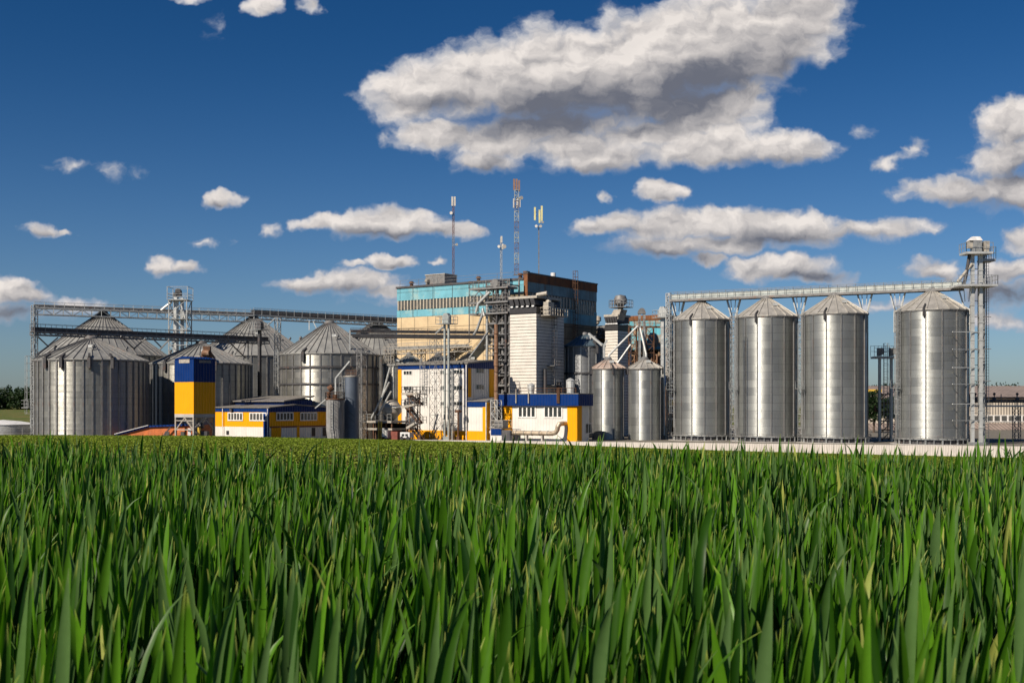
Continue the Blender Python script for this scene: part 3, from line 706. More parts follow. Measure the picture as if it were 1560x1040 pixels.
# ---------------------------------------------------------------- masts
def mast(px, Y0, py_top, py_base, w, cols, label, seg=.9, ants=(), dishes=(), guy=False, tri=True):
    o = P(px, py_base, Y0); o.z = max(o.z-.0, ROOFZ) if o.z < ROOFZ+3 else o.z
    t = thing('radio_mast', label, 'mast', o, 0, 'masts on the mill roof'); H = ZZ(py_top, Y0)-o.z
    k = len(cols)
    for i, c in enumerate(cols):
        MB().lattice(0, 0, H*i/k, H*(i+1)/k, w, seg, max(.07, w*.14), n=3 if tri else 4).build('mast_section', M[c], t)
    MB().box(-w*.7, w*.7, -w*.7, w*.7, -.12, .0).build('base_plate', M['steel'], t)
    for (dx, pa, pb, c) in ants:
        za, zb = ZZ(pa, Y0)-o.z, ZZ(pb, Y0)-o.z
        a = MB().box(dx-.16, dx+.16, -.3, -.12, zb, za).build('panel_antenna', M[c], t)
        MB().bar((0,0,(za+zb)/2+.3), (dx,-.1,(za+zb)/2+.3), .07).bar((0,0,(za+zb)/2-.4), (dx,-.1,(za+zb)/2-.4), .07).build('bracket', M['steel'], a)
    for (dx, py, r) in dishes:
        z = ZZ(py, Y0)-o.z; MB().tube((dx,-.15,z), (dx*1.2,-.45,z), r*.9, r).bar((0,0,z), (dx,-.15,z), .08).build('dish_antenna', M['antenna'], t, True)
mast(691, 183, 304, 430, .42, ['mred','rust','mred','steel','mred','rust','mred'], 'leftmost mast, thin and rusty with one pair of white antenna panels on top',
     ants=[(-.22,300,314,'antenna'),(.22,300,314,'antenna')], dishes=[(-.35,325,.28),(.5,373,.24)])
mast(787, 174, 290, 418, .72, ['mviolet','galvg','mviolet','galvg','mviolet','galvg','mviolet','galvg'], 'tallest and thickest mast, banded violet and pale grey with orange panels at its top', seg=.8, tri=False,
     ants=[(-.42,273,290,'orangeP'),(.0,273,291,'orangeP'),(.42,275,292,'orangeP'),(-.45,303,317,'antenna'),(.1,301,318,'antenna'),(.5,303,316,'antenna')], dishes=[(.7,302,.32)])
mast(821, 182, 345, 418, .16, ['steel','steel'], 'thin pole mast with two tall yellowish antenna panels, right of the tallest mast',
     ants=[(-.72,316,336,'antyel'),(.5,314,337,'antyel'),(.1,320,340,'antyel')], dishes=[(-.4,345,.26),(.25,345,.26),(.6,339,.2)])
mast(764, 170, 362, 432, .4, ['galv','galv','galv'], 'shortest mast, plain grey lattice above the steel access tower',
     ants=[(0,360,370,'antenna'),(.2,372,380,'antenna')], dishes=[(.4,376,.35),(-.35,376,.25)])
# guy ropes
# ---------------------------------------------------------------- white office block
def white_block():
    F = Frame(712, 156); t = thing('office_block', 'white four-storey block with yellow edges and blue eave band, stair in front', 'building', F.o, F.rz)
    xl = F.x(607); D = F.y(752); zl, zr = F.z(553.5, xl), F.z(551); zb = F.z(546.5, 0, D)
    e = .02
    MB().hexa([(xl,0,0),(0,0,0),(0,D,0),(xl,D,0)], [(xl,0,zr-.3),(0,0,zr-.3),(0,D,zb-.3),(xl,D,zb-.3)]).build('wall', M['white'], t)
    MB().hexa([(xl-.25,-.3,zr-.298),(.3,-.3,zr-.298),(.3,D+.2,zb-.298),(xl-.25,D+.2,zb-.298)], [(xl-.25,-.3,zr-.12),(.3,-.3,zr-.12),(.3,D+.2,zb-.12),(xl-.25,D+.2,zb-.12)]).build('roof', M['roofgrey'], t)
    MB().box(xl-.03, 0, -.08, -.01, F.z(560.5), zr-.31).build('eave_band', M['blue'], t)
    MB().hexa([(.01,0.1,F.z(560.5)),(.08,.1,F.z(560.5)),(.08,D,F.z(560.5)),(.01,D,F.z(560.5))], [(.01,.1,zr-.31),(.08,.1,zr-.31),(.08,D,zb-.31),(.01,D,zb-.31)]).build('eave_band', M['blue'], t)
    zt = F.z(560.5)-.003
    MB().box(xl-.03, F.x(612), -.07, -.01, F.z(655.5), zt).build('corner_stripe', M['yellow'], t)
    MB().box(F.x(708.5), .07, -.07, -.01, F.z(619), zt).build('corner_stripe', M['blue'], t)
    xr = F.x(742)
    MB().box(xl-.03, xr, -.07, -.01, 0, F.z(656)).build('plinth_band', M['yellow'], t)
    # low annex on the right, flush with the front
    za = F.z(619.5); zat = F.z(611.5, xr); DA = F.y(747.5, xr)
    MB().box(.1, xr-.02, 0.02, DA, 0, zat-.1).build('annex_wall', M['white'], t)
    MB().box(.1, xr, -.08, -.01, za, zat).build('annex_band', M['blue'], t)
    MB().box(F.x(735.5), xr, -.07, -.01, F.z(656)+.003, za-.003).build('annex_stripe', M['yellow'], t)
    MB().hexa([(.1,-.2,zat+.003),(xr+.2,-.2,zat+.003),(xr+.2,DA+1,zat+.5),(.1,D,zat+.5)], [(.1,-.2,zat+.1),(xr+.2,-.2,zat+.1),(xr+.2,DA+1,zat+.62),(.1,D,zat+.62)]).build('annex_roof', M['roofgrey'], t)
    MB().box(xr, xr+.08, 0.02, DA, 0, zat-.1).build('annex_side', M['yellow'], t)
    # right-flank stripes
    y1, y2 = F.y(717.5), F.y(745)
    MB().box(.005, .07, .1, y1, zat+.7, zt).build('flank_stripe', M['yellow'], t)
    MB().box(.005, .07, y2, D, zat+.7, zt).build('flank_stripe', M['yellow'], t)
    dp = MB()
    for px in (711.5,): x = F.x(px); dp.tube((x,-.2,0),(x,-.2,zr-.4), .09)
    x = xr-.05; dp.tube((x,-.18,0),(x,-.18,zat-.1), .07); dp.build('downpipe', M['frame'], t)
    for (pa, pb) in ((615,627.5),(671,677),(691.5,704.8)):
        n = 3 if pb-pa > 8 else 2
        for (ya, yb) in ((563,569),(587,593.5),(611.5,617.5)):
            window_front(t, F.x(pa), F.x(pb), F.z(yb), F.z(ya), 0, n, fw=.07, proud=.05)
    for (ya, yb) in ((560.8,568),(585.5,593)):
        yy0, yy1 = F.y(725.5), F.y(737)
        window_side(t, yy0, yy1, F.z(yb, 0, yy0), F.z(ya, 0, yy0), 0, 3, fw=.07, proud=.05)
    for px in (644, 644):
        pass
    for (ya, yb) in ((587,594.5),(611,618)):
        window_front(t, F.x(643), F.x(645.4), F.z(yb), F.z(ya), 0, 1, name='door', fw=.08)
    # wall ladder with cage
    x = F.x(648); MB().ladder((x,-.45,F.z(618)), (x,-.45,zr+.6), (1,0,0), .55, .4, .06, True, (0,-1,0)).build('wall_ladder', M['galv'], t)
    # warm staining on the annex cladding: rain pipe & small tank at the foot
    s = MB().box(F.x(735), F.x(739), -1.6, -.3, 0, 1.2)
    return F, zr
WF, WZR = white_block()

def stair():
    F = Frame(634, 153.3); t = thing('fire_stair', 'rusty zigzag fire stair standing before the white block', 'staircase', F.o, F.rz)
    # two flights a storey, going left-right, landings at the right
    fl = MB(); ra = MB()
    w = 1.0; zs = [0, 1.55, 3.1, 4.65, 6.2]; xa, xb = -1.25, 1.0
    levels = [(0, xa+.8, xb), (1.55, xb, xa), (3.1, xa, xb), (4.65, xb, xa), (6.2, xa, xb)]
    pts = [(.4,0.),( -1.0,1.5),(1.0,2.6),(-1.3,4.1),(.9,5.2),(2.2,6.9)]
    pts = [(1.3,0.),(-.6,1.9),(.9,2.6),(-1.6,5.0),(.9,5.4),(-1.5,7.0),(1.4,7.0)]
    for i, ((x0, z0), (x1, z1)) in enumerate(zip(pts, pts[1:])):
        y = -1.1 if i%2 else -.1
        f = MB()
        f.bar((x0,y-.45,z0),(x1,y-.45,z1),.12,.34); f.bar((x0,y+.45,z0),(x1,y+.45,z1),.12,.34)
        k = max(2, int(abs(z1-z0)/.2)) if abs(z1-z0) > .2 else 2
        for j in range(k+1):
            g = j/k; x = x0+(x1-x0)*g; z = z0+(z1-z0)*g; f.box(x-.14, x+.14, y-.42, y+.42, z-.03, z+.03)
        f.build('stair_flight', M['pale'] if i%2 else M['rust'], t)
        r = MB(); r.rail((x0,y-.45,z0+.1),(x1,y-.45,z1+.1),.95,.7,.06); r.rail((x0,y+.45,z0+.1),(x1,y+.45,z1+.1),.95,.7,.06); r.build('handrail', M['dsteel'], t)
    for (x0, x1, z) in ((-.7,1.5,2.6),(-.7,1.5,5.3),(.6,2.6,7.0)):
        MB().box(x0,x1,-1.6,-.7,z-.12,z).build('landing', M['dsteel'], t)
        MB().rail((x0,-1.6,z),(x1,-1.6,z),1.0,.6,.06).rail((x1,-1.6,z),(x1,.6,z),1.,.7,.06).build('handrail', M['dsteel'], t)
    for x, y, h in ((-1.3,-.6,5),(1.2,-.6,7.4),(0,.4,7.),(0,-1.5,7.)): MB().bar((x,y,0),(x,y,h),.13).build('post', M['rust'], t)
stair()

# ---------------------------------------------------------------- low blue-banded building
def boiler_house():
    F = Frame(881, 148); t = thing('boiler_house', 'low white building with deep blue eave band and yellow corners, left of the short silos', 'building', F.o, F.rz)
    xl = F.x(760); D = F.y(902); zt = F.z(600); zb = F.z(618)
    x1, x2 = F.x(768, .5), F.x(879, .5)
    MB().box(x1, x2, .5, D, 0, zb).build('wall', M['white'], t)
    MB().box(xl, 0, 0, D+.3, zb+.002, zt).build('eave_band', M['blue'], t)
    MB().box(xl-.05, .05, -.05, D+.35, zt+.003, zt+.12).build('roof', M['roofgrey'], t)
    MB().box(x1-.03, F.x(780.5,.5), .42, .49, 0, zb-.003).build('corner_stripe', M['yellow'], t)
    MB().box(F.x(864.5,.5), x2+.03, .42, .49, 0, zb-.003).build('corner_stripe', M['yellow'], t)
    MB().box(x2+.01, x2+.07, .5, F.y(886, x2), 0, zb-.003).build('flank_stripe', M['yellow'], t)
    for a, b in ((790, 816),(829.5, 856.5)):
        window_front(t, F.x(a,.5), F.x(b,.5), F.z(636), F.z(619.5), .5, 4, fw=.2, proud=.1)
    window_side(t, F.y(892, x2), F.y(900, x2), F.z(660, 0, 3), F.z(645, 0, 3), x2, 2)
    # pipes over the band
    for px, a, b in ((787, 598, 614),(806,598,614),(850, 596, 614),(852.5, 596, 614)):
        x = F.x(px); MB().tube((x,-.15,F.z(b)),(x,-.15,F.z(a)+.6),.1).build('vent_pipe', M['pale'] if px < 830 else M['rust'], t, True)
    for px, w, h, d in ((809, .55, 1.3, 4),(869, .62, 1.9, 2.5)):
        x = F.x(px, d); v = MB().tube((x,d,zt+.1),(x,d,zt+.1+h*.45),w*.9).tube((x,d,zt+.1+h*.45),(x,d,zt+.1+h),w*1.05)
        v.lathe([(w*1.15,0),(w*.5,.3),(.01,.42)], (x,d,zt+.1+h), 14); v.build('roof_ventilator', M['galvl'], t, True)
    r = MB(); r.rail((F.x(785),1,zt+.1),(F.x(872),1,zt+.1),.8,2.5,.05); r.build('roof_railing', M['rust'], t)
    return F
BF = boiler_house()
def duct():
    F = BF; y = -1.2
    x0, x1 = F.x(747, y), F.x(850, y); z = F.z(660.3)
    pts = [(x0,y,z),(x1-1.0,y,z),(x1-.45,y,z+.12),(x1-.12,y,z+.5),(x1,y,z+1.0),(x1+.1,y+.2,z+1.35),(x1+.25,y+.8,z+1.45),(x1+.3,.48,z+1.45)]
    t = thing('duct', 'long stained pale duct running along the boiler house foot and bending up into its wall', 'duct', F.o, F.rz)
    MB().path(pts, .34, 12).build('pipe', M['pipe'], t, True)
    for i in range(8):
        x = x0+(x1-1-x0)*(i+.5)/8; MB().tube((x-.04,y,z),(x+.04,y,z),.39).build('flange', M['steel'], t)
    for i in range(4):
        x = x0+(x1-1-x0)*(i+.4)/4; MB().box(x-.12,x+.12,y-.25,y+.25,0,z-.32).build('support', M['conc'], t)
duct()

# blue skid and small shed between block and boiler house
def shed():
    F = Frame(765, 150.5); t = thing('pump_shed', 'small blue and white shed between the white block and the boiler house', 'shed', F.o, F.rz)
    x0 = F.x(747)
    MB().box(x0, -.1, 0, 2.5, 0, F.z(655)).build('wall', M['white'], t)
    MB().box(x0+.15, -.1, -.08, -.005, .9, F.z(653)).build('blue_panel', M['blue'], t)
    MB().box(x0-.1, 0, -.15, 2.6, F.z(653)+.03, F.z(653)+.15).build('roof', M['roofgrey'], t)
    MB().box(x0+.3, -.3, .6, 2, F.z(653)+.17, F.z(640)).build('rooftop_box', M['steel'], t)
    MB().rail((x0, 0, F.z(653)+.15), (0, 0, F.z(653)+.15), 1.1, .8, .06).rail((x0, 2.4, F.z(653)+.15), (0, 2.4, F.z(653)+.15), 1.1, .8, .06).build('railing', M['pale'], t)
shed()

# ---------------------------------------------------------------- drier towers
def drier(px, Y0, pl, pr, ptop, pbase_z, label, louvres=True):
    F = Frame(px, Y0); t = thing('drier_tower', label, 'drier tower', F.o, F.rz, 'striped drier towers')
    xl = F.x(pl); D = F.y(pr); H = F.z(ptop); bh = .95
    MB().box(xl+.06, -.06, .06, D, 0, H).build('core', M['black'], t)
    n = int((H-.2)/.5); ht = (H-.1)/n
    lf = MB(); ls = MB()
    for i in range(n):
        z0 = i*ht; z1 = z0+ht*.86
        lf.add([(xl,-.02,z0),(-.01,-.02,z0),(-.01,.02,z1),(xl,.02,z1),(xl,.07,z0),(-.01,.07,z0),(-.01,.07,z1),(xl,.07,z1)], [(0,1,2,3),(0,4,5,1),(3,2,6,7),(0,3,7,4),(1,5,6,2)])
        ls.add([(.02,0,z0),(.02,D,z0),(-.02,D,z1),(-.02,0,z1),(-.07,0,z0),(-.07,D,z0),(-.07,D,z1),(-.07,0,z1)], [(0,1,2,3),(0,4,5,1),(3,2,6,7),(0,3,7,4),(1,5,6,2)])
    lf.build('front_cladding', M['drier'], t); ls.build('side_cladding', M['drier'], t)
    MB().box(xl-.05, .05, -.06, D, H+.002, H+bh).build('top_band', M['black'], t)
    # tilted black exhaust hoods under a pale tray
    m = MB(); k = 5; wx = (-xl)/k
    for i in range(k):
        a = xl+wx*i
        m.add([(a+.15,-.1,H+bh+.3),(a+wx*.9,-.1,H+bh+.3),(a+wx*.55,-.1,H+bh+1.35),(a-.2,-.1,H+bh+1.35),(a+.15,D*.9,H+bh+.3),(a+wx*.9,D*.9,H+bh+.3),(a+wx*.55,D*.9,H+bh+1.35),(a-.2,D*.9,H+bh+1.35)],
              [(0,1,2,3),(7,6,5,4),(0,4,5,1),(1,5,6,2),(2,6,7,3),(3,7,4,0)])
    m.build('exhaust_hoods', M['black'], t)
    MB().box(xl-.3,.1,.0,D*.9,H+bh+1.37,H+bh+1.75).build('top_tray', M['pale'], t)
    m = MB()
    for i in range(5): m.box(xl+(-xl)*(i+.3)/5, xl+(-xl)*(i+.3)/5+.45, -.3, -.1, H+bh-.02, H+bh+.2)
    m.build('bracket', M['mwhite'], t)
    return F, t, xl, D, H+bh
DF, dt, dxl, dD, dH = drier(817, 161, 777, 859, 476, 0, 'near striped white drier tower with black hoods, rising behind the boiler house')
# service ladder, platforms and fan on its shaded flank
m = MB(); yl = DF.y(838); m.ladder((.55,yl,5),(.55,yl,dH+.4),(0,1,0),.6,.4,.06,True,(1,0,0)); m.build('ladder', M['dsteel'], dt)
for z in (8.5, 11.6): MB().box(.05,1.5,yl-1,yl+1,z-.08,z).rail((1.5,yl-1,z),(1.5,yl+1,z),1,.7,.06).build('rest_platform', M['steel'], dt)
MB().box(.05,2,1.0,dD*.75,dH-1.4,dH-1.3).rail((2,1,dH-1.3),(2,dD*.75,dH-1.3),1.2,.7,.07).rail((.1,1,dH-1.3),(2,1,dH-1.3),1.2,.7,.07).build('top_platform', M['pale'], dt)
MB().box(.3,1.3,1.5,3.2,dH-1.3,dH+.8).tube((.9,2.2,dH+.8),(.9,2.2,dH+1.6),.5,.35).tube((-.5,1,dH+1.9),(1.3,1.2,dH+2.1),.35).build('drive_unit', M['pale'], dt, True)
MB().tube((.4,yl-2.1,0),(.4,yl-2.1,11),.3).tube((.5,yl+2.0,0),(.5,yl+2.0,9),.4).build('steam_pipe', M['dsteel'], dt, True)
EF, et, exl, eD, eH = drier(941, 178, 922, 962, 502, 0, 'smaller striped drier tower farther back, above the short silo with the rusty roof')
# curved hood and fan stack of the rear drier
MB().hexa([(exl*.9,.2,eH+.4),(exl*.1,.2,eH+.4),(exl*.1,2.5,eH+.4),(exl*.9,2.5,eH+.4)], [(exl*.35,.2,eH+2.6),(exl*.1+.8,.2,eH+2.6),(exl*.1+.8,2.5,eH+2.6),(exl*.35,2.5,eH+2.6)]).build('hood', M['pale'], et)
MB().tube((0,1,eH+2),(0,1,eH+3.3),.5).lathe([(.01,2.0),(.9,1.8),(1.15,1.2),(1.15,.5),(.7,.1),(.6,0)], (0,1,eH+3.2), 16).build('fan_stack', M['steel'], et, True)
MB().rail((-1.6,-.2,eH+3.),(1.8,-.2,eH+3.),1.2,.6,.07).rail((-1.6,-.2,eH+3.),(-1.6,2.2,eH+3.),1.2,.6,.07).rail((1.8,-.2,eH+3.),(1.8,2.2,eH+3.),1.2,.6,.07).box(-1.6,1.8,-.2,2.2,eH+2.9,eH+3.).build('platform', M['steel'], et)

# ---------------------------------------------------------------- low mill wing behind drier (dark concrete) and rusty turquoise annex
def wing():
    F = Frame(962, 190); t = thing('mill_wing', 'low dark wing with roof machinery between the mill and the rear drier', 'building', F.o, F.rz)
    xl = F.x(866, 4); MB().box(xl, 0, 3, 9, 0, F.z(497)).build('wall', M['creamd'], t)
    MB().box(xl-.2,.2,2.8,9.2,F.z(497)+.003,F.z(492)).build('roof', M['steel'], t)
    r = MB()
    for i in range(14):
        x = xl+(-xl)*i/13; r.bar((x,1,F.z(512)),(x,1,F.z(494)),.12); r.bar((x,1,F.z(512)),(x+.9,1,F.z(497)),.09)
    for py in (512,506,500,494): r.bar((xl,1,F.z(py)),(0,1,F.z(py)),.16)
    r.box(xl,0,.6,3,F.z(513),F.z(512)); r.build('gangway', M['steel'], t)
    for i in range(5):
        x = xl*(.15+.17*i); MB().tube((x,1.8,F.z(512)),(x,1.8,F.z(500)),.55,.4).box(x-.6,x+.6,1.2,2.4,F.z(500),F.z(496)).build('cyclone', M['steel'], t, True)
    MB().path([(xl*.45,.2,F.z(483)),(xl*.45,.2,F.z(489)),(xl*.58,0,F.z(501))],.3).lathe([(.45,0),(.6,.1),(.6,.8),(.01,1.1)], (xl*.45,.2,F.z(487)), 12).build('exhaust_pipe', M['pale'], t, True)
wing()
def annex():
    F = Frame(1016, 183); t = thing('elevator_annex', 'rusty turquoise upper house on rusty steel frame, left of the tall silo row', 'building', F.o, F.rz)
    xl = F.x(957); z0, z1 = F.z(531), F.z(479)
    MB().box(xl, 0, 0, 8, z0, z1).build('upper_wall', mat('rust_streaked_turquoise', (.10,.42,.52), .75, 0, .3, .7, (.33,.15,.05), .75, .45, False, None, 0, .02, (2.2,2.2,.2,.08)), t)
    MB().box(xl-.1,.1,-.1,8.1,z1-.9,z1+.02).build('parapet', M['rustpar'], t)
    f = MB()
    for i in range(6):
        x = xl+(-xl)*i/5
        for y in (0,4,7.5): f.bar((x,y,0),(x,y,z0),.24)
    for j in range(6):
        z = z0*(j+.6)/6; f.bar((xl,0,z),(0,0,z),.2); f.bar((xl,4,z),(0,4,z),.2)
        for i in range(5):
            x = xl+(-xl)*i/5; f.bar((x,0,z),(x-xl/5,0,z+z0/6),.12)
    f.build('frame', mat('rust_and_cream_frame', (.30,.20,.12), .8, .1, .5, 1.2, (.10,.045,.02), .6, 1.4), t)
    MB().box(xl, 0, 5, 7.9, 0, z0-.01).build('inner_wall', mat('rusty_inner_wall', (.24,.14,.08), .85, 0, .5, .9, (.06,.035,.02), .7, .9), t)
    for k_, (z, c, mm) in enumerate(((5.2,.9,'vane'),(6.4,.25,'mwhite'),(7.0,.3,'redb'),(4.2,.3,'galv'),(2.6,.35,'pale'),(9.3,.5,'pale'),(3.4,.4,'rust'))):
        MB().box(xl+.2, -.1, .4+.1*k_, 3.5, z, z+c).build('floor_beam', M[mm], t)
    MB().box(xl-.1, .1, -.4, -.1, F.z(590), F.z(572)).build('blue_canopy', M['blue'], t)
    p = MB()
    for i in range(7):
        x = xl+(-xl)*(i+.5)/7; p.path([(x,-.6,z0-1),(x,-.6,z0*.65),(x+.7,-.6,z0*.5),(x+.7,-.6,.4)], .17, 8)
    p.build('pipes', M['rustbrown'], t, True)
annex()

# ---------------------------------------------------------------- elevators, galleries
def elevator(px, Y0, ptop, label, r=.22, gap=.75, head=1.0, mt='galv', gz=GZ, plat=True, legs=2, rz=RZ, group=None, name='bucket_elevator'):
    o = PG(px, Y0, gz); t = thing(name, label, 'bucket elevator', o, rz, group); H = ZZ(ptop, Y0)-gz
    for i in range(legs):
        x = (i-(legs-1)/2)*gap
        f = MB().box(x-r, x+r, -r, r, .6, H-head)
        for k in range(1, int(H/2.5)): f.box(x-r-.06, x+r+.06, -r-.06, r+.06, k*2.5-.06, k*2.5+.06)
        f.build('leg_casing', M[mt], t)
    MB().box(-gap*.5-r-.06, gap*.5+r+.06, -r-.1, r+.1, 0, .62).build('boot', M[mt], t)
    hw = gap*.5+r+.12
    MB().add([(-hw,-.35,H-head),(hw,-.35,H-head),(hw,-.35,H-.35*head),(hw*.5,-.35,H),(-hw*.5,-.35,H),(-hw,-.35,H-.35*head),
              (-hw,.35,H-head),(hw,.35,H-head),(hw,.35,H-.35*head),(hw*.5,.35,H),(-hw*.5,.35,H),(-hw,.35,H-.35*head)],
             [(0,1,2,3,4,5),(11,10,9,8,7,6),(0,6,7,1),(1,7,8,2),(2,8,9,3),(3,9,10,4),(4,10,11,5),(5,11,6,0)]).build('head', M[mt], t)
    if plat:
        z = H-head-.1; a = hw+.7; m = MB().box(-a,a,-1,1,z-.08,z)
        for p_, q_ in (((-a,-1,z),(a,-1,z)),((a,-1,z),(a,1,z)),((-a,1,z),(a,1,z)),((-a,-1,z),(-a,1,z))): m.rail(p_, q_, 1.1, .8, .05)
        m.build('platform', M['galv'], t)
    return t
def column(px, Y0, ptop, w, label, mt='steel', seg=1.1, gz=GZ, n=4, t_=.1, group=None, ladder=False, arms=None, pbot=None):
    z0 = gz if pbot is None else ZZ(pbot, Y0)
    o = PG(px, Y0, z0); t = thing('lattice_column', label, 'steel column', o, RZ, group); H = ZZ(ptop, Y0)-z0
    MB().lattice(0,0,0,H,w,seg,t_,n=n).build('lattice', M[mt], t)
    MB().box(-w*.6,w*.6,-w*.6,w*.6,0,.12).build('base_plate', M['conc'], t)
    if ladder: MB().ladder((0,-w*.55,.1),(0,-w*.55,H),(1,0,0),.5,.4,.06).build('ladder', M[mt], t)
    if arms:
        for (dx, dz) in arms: MB().bar((0,0,H-dz),(dx,0,H),.16).build('bracket_arm', M[mt], t)
    return t
def gallery(p0, p1, label, casing=None, truss=0, rail=1.0, w=1.4, mt='steel', cmt='dsteel', group=None, walk=True, post=1.6, name='conveyor_gallery', tb=.12):
    p0, p1 = Vector(p0), Vector(p1); d = (p1-p0).normalized(); sd_ = d.cross(Vector((0,0,1))).normalized()*w/2; up = Vector((0,0,1)); L = (p1-p0).length
    t = thing(name, label, 'conveyor', p0, 0, group)
    a, b = Vector((0,0,0)), p1-p0
    if walk: MB().bar(a-up*.06, b-up*.06, w, .10).build('walkway', M[mt], t)
    if casing:
        MB().bar(a+up*(casing/2+.02), b+up*(casing/2+.02), w*.55, casing).build('belt_casing', M[cmt], t)
    if truss:
        m = MB(); k = int(L/1.5)
        for s in (-1, 1):
            s_ = sd_*s*.96; lo = -up*truss
            m.bar(a+s_-up*.16, b+s_-up*.16, tb, tb*1.4); m.bar(a+s_+lo, b+s_+lo, tb, tb*1.4)
            for i in range(k+1):
                q = a.lerp(b, i/k); m.bar(q+s_-up*.16, q+s_+lo, tb*.7)
                if i < k:
                    q2 = a.lerp(b, (i+1)/k)
                    if i%2: m.bar(q+s_-up*.16, q2+s_+lo, tb*.6)
                    else: m.bar(q+s_+lo, q2+s_-up*.16, tb*.6)
        for i in range(0, k+1, 2): q = a.lerp(b, i/k)-up*truss; m.bar(q-sd_, q+sd_, tb*.7)
        m.build('truss', M[mt], t)
    if rail:
        for s in (-1, 1): MB().rail(a+sd_*s, b+sd_*s, rail, post, .05).build('railing', M[mt], t)
    return t
# -- upper left gallery over the steep silos
zc = 16.9
def PZ(px, Y0, z): v = P(px, 0, Y0); v.z = z; return v
gallery(PZ(52,176,17.0-.4), PZ(386,188.5,16.9-.6), 'long upper truss gallery over the steep roofs, left of the covered gallery', casing=.45, truss=1.25, rail=.9, w=1.6, mt='galv', cmt='steel')
gallery(PZ(384,188.5,16.4), PZ(606,203,16.6-.5), 'upper covered gallery running from the second steep silo into the turquoise building', casing=.9, truss=.75, rail=1.2, w=1.6, mt='galv', cmt='dsteel')
gallery(PZ(49,145.5,10.35), PZ(407,170,10.5), 'lower dark gallery crossing just above the two squat silos', casing=.55, truss=.55, rail=1.0, w=1.5, mt='steel', cmt='dsteel')
for px, Y0, z, s in ((138.5,150,10.35,'first'),(306.5,162,10.4,'second')):
    pass
column(52.5, 146.5, 465, .62, 'slim lattice column with ladder at the far left end of the galleries', 'galv', 1.0, ladder=True)
def braces(specs, label, mt='steel', th=.16, name='support_brace', r=None):
    c = specs[0][0]; t = thing(name, label, 'steel brace', c, 0)
    for (a, b) in specs: MB().bar(Vector(a)-c, Vector(b)-c, th).build('strut', M[mt], t)
braces([(P(57,541,147),P(88,514,149)),(P(57,512,147),P(74,528,148))], 'diagonal struts from the far left column to the lower gallery')
braces([(P(184,512,153),P(205,532,156)),(P(222,515,155),P(203,532,156)),(P(232,515,156),P(247,530,157)),(P(258,517,156.5),P(243,533,157))], 'crossed struts below the lower gallery between the two squat silos')
braces([(P(345,517,166),P(374,545,169)),(P(378,520,168),P(360,537,168)),(P(378,518,168),P(378,548,168))], 'crossed struts below the lower gallery right end')
def head_tower():
    o = PG(274.5, 178); t = thing('elevator_tower', 'square lattice tower with caged top platform above the left galleries', 'tower', o, 0); H = ZZ(438, 178)-GZ
    MB().lattice(0,0,0,H-2.2,3.1,2.7,.17).build('frame', M['galv'], t)
    z = H-2.2; m = MB().box(-1.75,1.75,-1.75,1.75,z-.1,z+.02)
    for a in ((-1.75,-1.75),(1.75,-1.75),(1.75,1.75),(-1.75,1.75)): m.bar((*a,z),(*a,H),.1)
    for zz in (z+.5,z+1.,H):
        c = [(-1.75,-1.75,zz),(1.75,-1.75,zz),(1.75,1.75,zz),(-1.75,1.75,zz)]
        for i in range(4): m.bar(c[i], c[(i+1)%4], .08)
    m.build('top_platform', M['galv'], t)
    for zz in (H-5.5, H-8.5): MB().box(-1.7,1.7,-1.7,1.7,zz-.08,zz).build('landing', M['galv'], t)
    MB().box(-1.0,-.35,-.4,.4,.5,H-1.1).build('leg_casing', M['galvl'], t); MB().box(.1,.6,-.3,.3,.5,H-1.8).build('leg_casing', M['galv'], t)
    MB().box(-1.05,.2,-.5,.5,H-1.6,H-.9).tube((-.3,-.5,H-.7),(-.3,.5,H-.7),.5).build('drive_head', M['dsteel'], t)
    MB().tube((-1.2,-.8,H-2.5),(-3,-1.,H-4),.22).tube((.4,-.8,H-3),(1.6,-.8,H-7),.18).build('spout', M['galvl'], t, True)
    s = MB()
    zc_ = 0; sgn = 1
    while zc_ < H-5:
        s.bar((-1.1*sgn,-1.2,zc_),(1.1*sgn,-1.2,zc_+2.6),.3,.12); zc_ += 2.6; sgn = -sgn
    s.build('stair_flights', M['galv'], t)
head_tower()
elevator(395.5, 166, 489, 'slim dark elevator rising between the second squat silo and the ringed silo', r=.22, gap=.5, mt='dsteel', legs=1, head=1.3)
column(423, 168, 484, .7, 'slim lattice column left of the ringed silo', 'galv', 1.2)
braces([(P(403,500,166),P(418,486,168)),(P(477,489,190),P(482,500,190)),(P(471,488,190),P(471,503,190))], 'pale spout beside the slim elevator left of the ringed silo', 'galvl')

# -- dark belt galleries in front of the mill
gallery(PZ(508,164,ZZ(513,164)), PZ(737,170,ZZ(515,170)), 'front dark belt gallery crossing before the mill, its open end by the ringed silo', casing=.5, truss=0, rail=.0, w=1.8, mt='dsteel', cmt='dsteel')
gallery(PZ(534,170,ZZ(505.5,170)), PZ(738,173,ZZ(507.5,173)), 'rear dark belt gallery crossing before the mill, shorter at its open end', casing=.35, truss=0, rail=.6, w=1.6, mt='dsteel', cmt='dsteel')
gallery(PZ(592,177,ZZ(532,177)), PZ(738,176,ZZ(526,176)), 'pale lattice walkway over the three grey silo cones', casing=.3, truss=.9, rail=.9, w=1.4, mt='pale', cmt='galv')
for px in (642, 692):
    column(px, 177, 531, 1.0, f'{"left" if px==642 else "right"} short lattice trestle holding the pale walkway over the grey cones', 'steel', 1.1, pbot=556)
column(551, 155.5, 530, 1.05, 'weathered lattice ladder column right of the blue-grey tank', 'steel', 1.15, ladder=True)
column(663.5, 154.6, 517, 1.25, 'dark lattice trestle standing before the white block, under the belt galleries', 'steel', 1.3, t_=.06)
